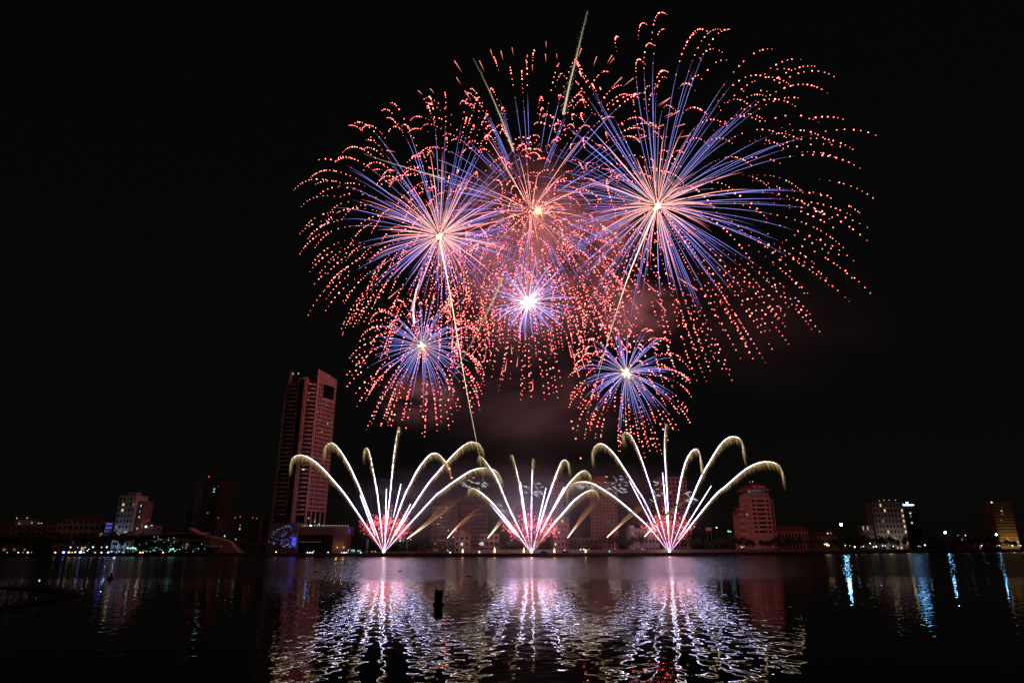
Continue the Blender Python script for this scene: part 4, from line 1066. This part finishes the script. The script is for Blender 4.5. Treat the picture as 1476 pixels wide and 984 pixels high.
L_ = [(10, 797, 'lamp_dim', .3), (26, 797.3, 'lamp_white', .36), (33, 797, 'lamp_dim', .25), (40, 796, 'lamp_white', .55), (45, 797, 'lamp_dim', .25), (79.5, 796.4, 'lamp_white', .5), (91.5, 796, 'lamp_blue', .75),
      (98, 799, 'lamp_warm', .5), (99.5, 795.6, 'lamp_warm', .65), (104, 796, 'lamp_warm', .35), (108.5, 795.2, 'lamp_warm', .5), (116, 795.7, 'lamp_blue', .9), (121, 795.5, 'lamp_warm', .4), (101.7, 788.3, 'lamp_white', .42),
      (112, 788.4, 'lamp_dim', .35), (123, 788.4, 'lamp_dim', .4), (134.2, 788, 'lamp_white', .48), (146.5, 788.2, 'lamp_warm', .32), (154, 788, 'lamp_white', .48), (137, 795.8, 'lamp_dim', .5), (146.2, 796, 'lamp_white', .5),
      (156, 795.6, 'lamp_white', .62), (168, 796, 'lamp_dim', .35), (178, 796, 'lamp_warm', .3), (235, 796.5, 'lamp_white', .42), (128, 791, 'lamp_blue', .25), (126, 793, 'lamp_blue', .25)]
for a in L_: lampz(a[0], a[1], a[2], a[3], 'on the left bank below the dark trees')
for a in [(184, 789.2, 'lamp_teal', .7), (188, 789.8, 'lamp_teal', .6), (191.5, 789.0, 'lamp_teal', .75), (195, 790, 'lamp_teal', .7), (246, 791.5, 'lamp_teal', .6), (249.5, 790.6, 'lamp_teal', .7), (252, 793.5, 'lamp_teal', .45), (244, 794, 'lamp_teal', .4)]:
    lampz(*a, 'before the modern pavilion', name='festoon_lamp')
for a in [(202, 797, 'lamp_warm', .6), (205.5, 797.6, 'lamp_warm', .5)]: lampz(*a, 'before the modern pavilion')
for a in [(398, 795, 'lamp_white', .42), (443, 797, 'lamp_white', .4), (446.5, 796.3, 'lamp_white', .4), (450, 797.2, 'lamp_white', .45), (452, 794, 'lamp_dim', .4), (473, 795.6, 'lamp_white', .36), (492, 797.6, 'lamp_white', .3), (496, 796, 'lamp_white', .5), (499.3, 797, 'lamp_white', .35),
          (520, 797, 'lamp_white', .42)]: lampz(*a, 'in front of the hotel podium')
for a in [(502, 792.6, 'lamp_teal', .42), (507.5, 793, 'lamp_teal', .42), (510.5, 793.2, 'lamp_teal', .5), (516, 793.5, 'lamp_teal', .42), (518.8, 793, 'lamp_teal', .36)]: lampz(*a, 'between hotel podium and left fan', name='festoon_lamp')
for a in [(536, 794.2, 'lamp_dim', .35), (541, 794.5, 'lamp_warm', .28), (577, 779, 'lamp_teal', .6), (581.5, 778.5, 'lamp_teal', .4), (592, 777, 'lamp_white', .3), (649, 795.6, 'lamp_white', .5), (691, 783, 'lamp_white', .25), (814, 792.3, 'lamp_white', .36), (837, 791.4, 'lamp_white', .4), (841.5, 791.2, 'lamp_white', .4), (848, 791.6, 'lamp_dim', .36), (925, 790.6, 'lamp_dim', .35), (927.5, 791, 'lamp_dim', .3), (886.5, 790, 'lamp_dim', .3), (878.5, 794, 'lamp_teal', .5)]:
    lampz(*a, 'among the launch poles on the quay')
for a in [(1033, 760, 'lamp_white', .55), (1050, 765.2, 'lamp_teal', .8), (1053, 765.8, 'lamp_teal', .6), (1067.5, 787.5, 'lamp_dim', .4), (1070, 788, 'lamp_white', .4), (1072.5, 786.5, 'lamp_dim', .3)]: lampz(*a, 'left of and below the pink tower', 12)
for a in [(1188.5, 784, 'lamp_warm', .6), (1190.5, 783, 'lamp_warm', .5), (1192.5, 783.6, 'lamp_warm', .65), (1192, 785.6, 'lamp_warm', .7), (1194.7, 785.6, 'lamp_warm', .75), (1218.5, 785.5, 'lamp_warm', .55), (1225, 786, 'lamp_warm', .3), (1193, 768.3, 'lamp_white', .5), (1197.5, 768, 'lamp_dim', .4), (1232, 787.7, 'lamp_white', .8),
          (1241.5, 787.8, 'lamp_dim', .5), (1244.6, 787, 'lamp_white', .45), (1254.2, 782.7, 'lamp_white', .65), (1259, 787.6, 'lamp_white', .6), (1263, 787, 'lamp_white', .8), (1272.5, 786, 'lamp_blue', .5), (1276, 786.2, 'lamp_white', .45), (1287.6, 786.7, 'lamp_white', .5), (1299, 783, 'lamp_warm', .35)]:
    lampz(*a, 'between the pink tower and the grey hotel', 10)
for a in [(1324, 786.5, 'lamp_dim', .6), (1333.3, 785, 'lamp_white', .9), (1326.5, 787, 'lamp_dim', .5), (1415, 786, 'lamp_white', .7), (1437.5, 786, 'lamp_dim', .6), (1441, 785.7, 'lamp_white', .6), (1459.3, 786, 'lamp_white', .9), (1471.3, 786, 'lamp_white', .65), (1391.5, 771, 'lamp_white', .6), (1381, 771, 'lamp_dim', .5)]:
    lampz(*a, 'on the right bank toward the right edge', 10)
CN = {'lamp_white': 'white', 'lamp_warm': 'amber', 'lamp_dim': 'faint pale', 'lamp_blue': 'bright blue', 'lamp_teal': 'green blue', 'lamp_red': 'red'}
for (zone, mat), items in LAMPN.items():
    items.sort()
    for i, (px, py, mat, r, p, name, cat) in enumerate(items):
        nm = f'{ORD[i]} ' if len(items) > 1 else ''
        lab = (f'{ORD[i]} {CN[mat]} lamp from left, {zone}' if len(items) > 1 else f'single {CN[mat]} lamp {zone}')
        t = empty(name, (p[0], p[1], 2.0), lab, cat, 'small lamps along the far bank')
        h = max(.4, p[2] - 2.0)
        MB().lathe([(.12, 0), (.07, .3), (.045, max(.35, h - r))], 6).build('post', M['steel'], t)
        q = MB(); q.lathe([(.05, h - r), (r * .75, h - r * .6), (r, h), (r * .75, h + r * .6), (.05, h + r)], 8); q.build('lantern', M[mat], t)
def mast(px, py, r, label, dy=14):
    Y = land(px, dy)[1]; p = at(px, py, Y); t = empty('floodlight_mast', (p[0], p[1], 2.0), label, 'floodlight', 'tall floodlights on the right bank')
    h = p[2] - 2
    MB().lathe([(.22, 0), (.16, h * .5), (.1, h)], 8).build('post', M['steel'], t)
    MB().box(-r * 1.1, r * 1.1, .25, .5, h - r * .7, h + r * .7).build('housing', M['steel'], t)
    o = MB().lathe([(.05, -.3), (r, -.25), (r, .2), (.05, .24)], 12).build('floodlight', M['lamp_flood'], t); o.location = (0, 0, h); o.rotation_euler = (math.pi / 2, 0, 0)
mast(1212.3, 755.5, 1.1, 'brightest white floodlight on a mast, left of the grey hotel')
mast(1362.5, 767, 1.0, 'white floodlight on a mast between the cyan sign and the yellow tower')
mast(1436, 770, .9, 'white floodlight low beside the foot of the yellow tower')
bb = empty('billboard', land(1024, 40), 'dull red billboard on posts left of the pink tower', 'billboard')
hb = at(1024, 764.5, land(1024, 40)[1])[2] - 2
MB().box(-2.4, 2.4, 0, .3, hb, hb + 2.6).build('panel', M['render_pink'], bb)
for x in (-1.6, 1.6): MB().box(x - .12, x + .12, .05, .25, 0, hb - .01).build('post', M['steel'], bb)
# small things in the river
def river(px, py): return ground(px, py, 0.0)
p = river(632, 871); k = mpp(632, 860, p[1])
t = empty('channel_marker', p, 'stout dark green channel marker with a wide collar, in the middle of the river', 'buoy')
MB().lathe([(.37, .20), (.38, .3), (.37, 1.22), (.34, 1.28)], 18).build('drum', M['buoy'], t)
MB().lathe([(.40, -.12), (.52, -.04), (.53, .10), (.42, .20)], 18).build('collar', M['black'], t)
MB().lathe([(.36, -1.4), (.36, -.1)], 18).build('pile', M['buoy'], t)
p = river(159, 834); k = mpp(159, 830, p[1])
t = empty('light_buoy', p, 'small dark buoy with a red lamp on top, near the left bank', 'buoy')
MB().lathe([(.3, -.4), (.5, -.1), (.5, .25), (.22, .4), (.10, 1.1)], 12).build('float', M['buoy'], t)
MB().lathe([(.04, 1.12), (.09, 1.16), (.09, 1.26), (.04, 1.3)], 8).build('lamp', M['lamp_red'], t)
p = river(54, 850)
t = empty('stake_lantern', p, 'white lantern on a stake above the floating net line at left', 'lantern')
MB().lathe([(.05, -1), (.04, 1.0)], 6).build('stake', M['bark'], t)
MB().lathe([(.03, 1.0), (.09, 1.05), (.09, 1.2), (.03, 1.26)], 8).build('lamp', M['lamp_dim'], t)
# floating net lines with stakes, left foreground
def netline(pts, label):
    P = [river(*q_) for q_ in pts]; o = P[0]
    t = empty('net_line', o, label, 'net', 'floating net lines at left')
    Q = spline([(q_[0], q_[1]) for q_ in P], 70)
    mb = MB(); mb.tube(np.array([(x - o[0], y - o[1], .06 + rng.uniform(0, .05)) for x, y in Q]), .09, None, 5); mb.build('rope', M['weed'], t)
    for i in range(0, 70, 2):
        x, y = Q[i] - np.array([o[0], o[1]]); h = rng.uniform(.25, .75)
        m = MB(); m.tube([(x, y, -.6), (x + rng.normal(0, .06), y, h)], [.06, .04], None, 5); m.build('stake', M['bark'], t)
    m = MB()
    for i in range(120):
        x, y = Q[int(rng.integers(70))] - np.array([o[0], o[1]]) + rng.normal(0, .35, 2)
        m.bead((x, y, .03), rng.uniform(.08, .22), None, (1, rng.normal(), 0), 1.8)
    m.build('weed', M['weed'], t, kind='stuff')
netline([(-60, 846), (0, 847), (50, 850), (80, 854), (106, 857)], 'farther floating net line with stakes, at left')
netline([(-40, 879), (0, 877), (45, 871), (80, 863), (104, 858)], 'nearer floating net line with stakes, at left')
for i, (px, py) in enumerate(((455, 824), (577, 823), (677, 830.5))):
    p = river(px, py); m = MB()
    for _ in range(26): m.bead((rng.normal(0, .22), rng.normal(0, .2), rng.uniform(0, .1)), rng.uniform(.08, .16), None, (1, rng.normal(0, .3), 0), 2.0)
    o = m.build('water_hyacinth', M['weed']); o.location = tuple(p)
    tag(o, ['dark clump of drifting weed left of the left fan reflection', 'dark clump of drifting weed right of the left fan reflection', 'dark clump of drifting weed between the left and middle reflections'][i], 'weed', 'drifting weed clumps')

# ------------------------------------------------------------------ trees on the far bank
def tree_proto(seed, H, Rc, n, palm=False):
    r = np.random.default_rng(seed)
    tr = MB()
    tr.tube([(0, 0, 0), (r.normal(0, .1), 0, H * .25), (r.normal(0, .25), r.normal(0, .2), H * .55)], [.30, .22, .12], None, 7)
    tips = []
    for i in range(6):
        a = i * 1.05 + r.uniform(-.3, .3); rr = Rc * r.uniform(.4, .75); z = H * r.uniform(.55, .86)
        tr.tube([(0, 0, H * r.uniform(.28, .45)), (rr * .5 * math.cos(a), rr * .5 * math.sin(a), H * .55), (rr * math.cos(a), rr * math.sin(a), z)], [.12, .08, .03], None, 5)
        tips.append((rr * math.cos(a), rr * math.sin(a), z))
    tips += [(r.normal(0, .6), r.normal(0, .6), H * .9), (0, 0, H * .68)]
    cr = MB()
    for _ in range(n):
        c = np.array(tips[int(r.integers(len(tips)))]); d = r.normal(0, 1, 3); d /= np.linalg.norm(d)
        p = c + d * np.array([Rc * .42, Rc * .42, H * .15]) * r.uniform(.25, 1) ** .5
        u = r.normal(0, 1, 3); u /= np.linalg.norm(u); v = np.cross(u, r.normal(0, 1, 3)); v /= np.linalg.norm(v); s = r.uniform(.22, .55)
        cr.quad(p - u * s, p + v * s * .6, p + u * s, p - v * s * .6)
    return tr.mesh('trunk', M['bark']), cr.mesh('crown', M['leaf'])
PROTO = [tree_proto(s, 10, rc, n) for s, rc, n in ((1, 4.2, 620), (2, 3.4, 520), (3, 4.8, 700), (4, 3.0, 460))]
zones = [('below the stepped and ochre left blocks', list(range(-6, 190, 9)), 768, 24),
         ('between the modern pavilion and the glass annex', [338, 348, 357, 366, 375, 384], 776, 26),
         ('left of the gabled pink house', [604, 614, 624, 634, 643, 651], 781, 30),
         ('between the balcony house and the middle fan', [722, 732, 742], 781, 34),
         ('in front of the dark low hall', [824, 834, 846, 858], 779, 30),
         ('around the white flat roofed building', [868, 880, 892, 902, 913, 924], 772, 24),
         ('between the right fan and the pink tower', [985, 996, 1007, 1018, 1029, 1040, 1050, 1060], 772, 26),
         ('before the foot of the pink tower', [1070, 1079, 1088, 1098, 1108, 1117], 775, 24),
         ('on the right bank up to the floodlight mast', [1126, 1136, 1146, 1156, 1166, 1176, 1186, 1196, 1206], 775, 20),
         ('below the grey hotel and cyan sign', [1218, 1226, 1234, 1242, 1250, 1258, 1267, 1276, 1285, 1294, 1303, 1312, 1322], 772, 22),
         ('on the right bank near the right edge', [1332, 1343, 1354, 1365, 1376, 1387, 1398, 1409, 1420, 1430, 1442, 1454, 1466, 1476], 775, 22)]
for zone, xs, ptop, dy in zones:
    for i, px in enumerate(xs):
        p = land(px + rng.uniform(-2, 2), dy + rng.uniform(-3, 3)); k = mpp(px, 780, p[1])
        h = zat(ptop + rng.uniform(-3, 6), p[1]) - 2; s = h / 10.0
        i_ord = ORD[i] if i < 20 else 'last'
        if i >= 20: i_ord = ['twenty first', 'twenty second'][i - 20]
        t = empty('tree', p, f'dark bushy tree {zone}, {i_ord} from left', 'tree', 'dark trees along the far bank', rng.uniform(0, 6.28))
        w_ = s * rng.uniform(.85, 1.2); t.scale = (w_, w_, s)
        tm, cm = PROTO[int(rng.integers(4))]
        for nm, me in (('trunk', tm), ('crown', cm)):
            o = bpy.data.objects.new(nm, me); col.objects.link(o); o.parent = t
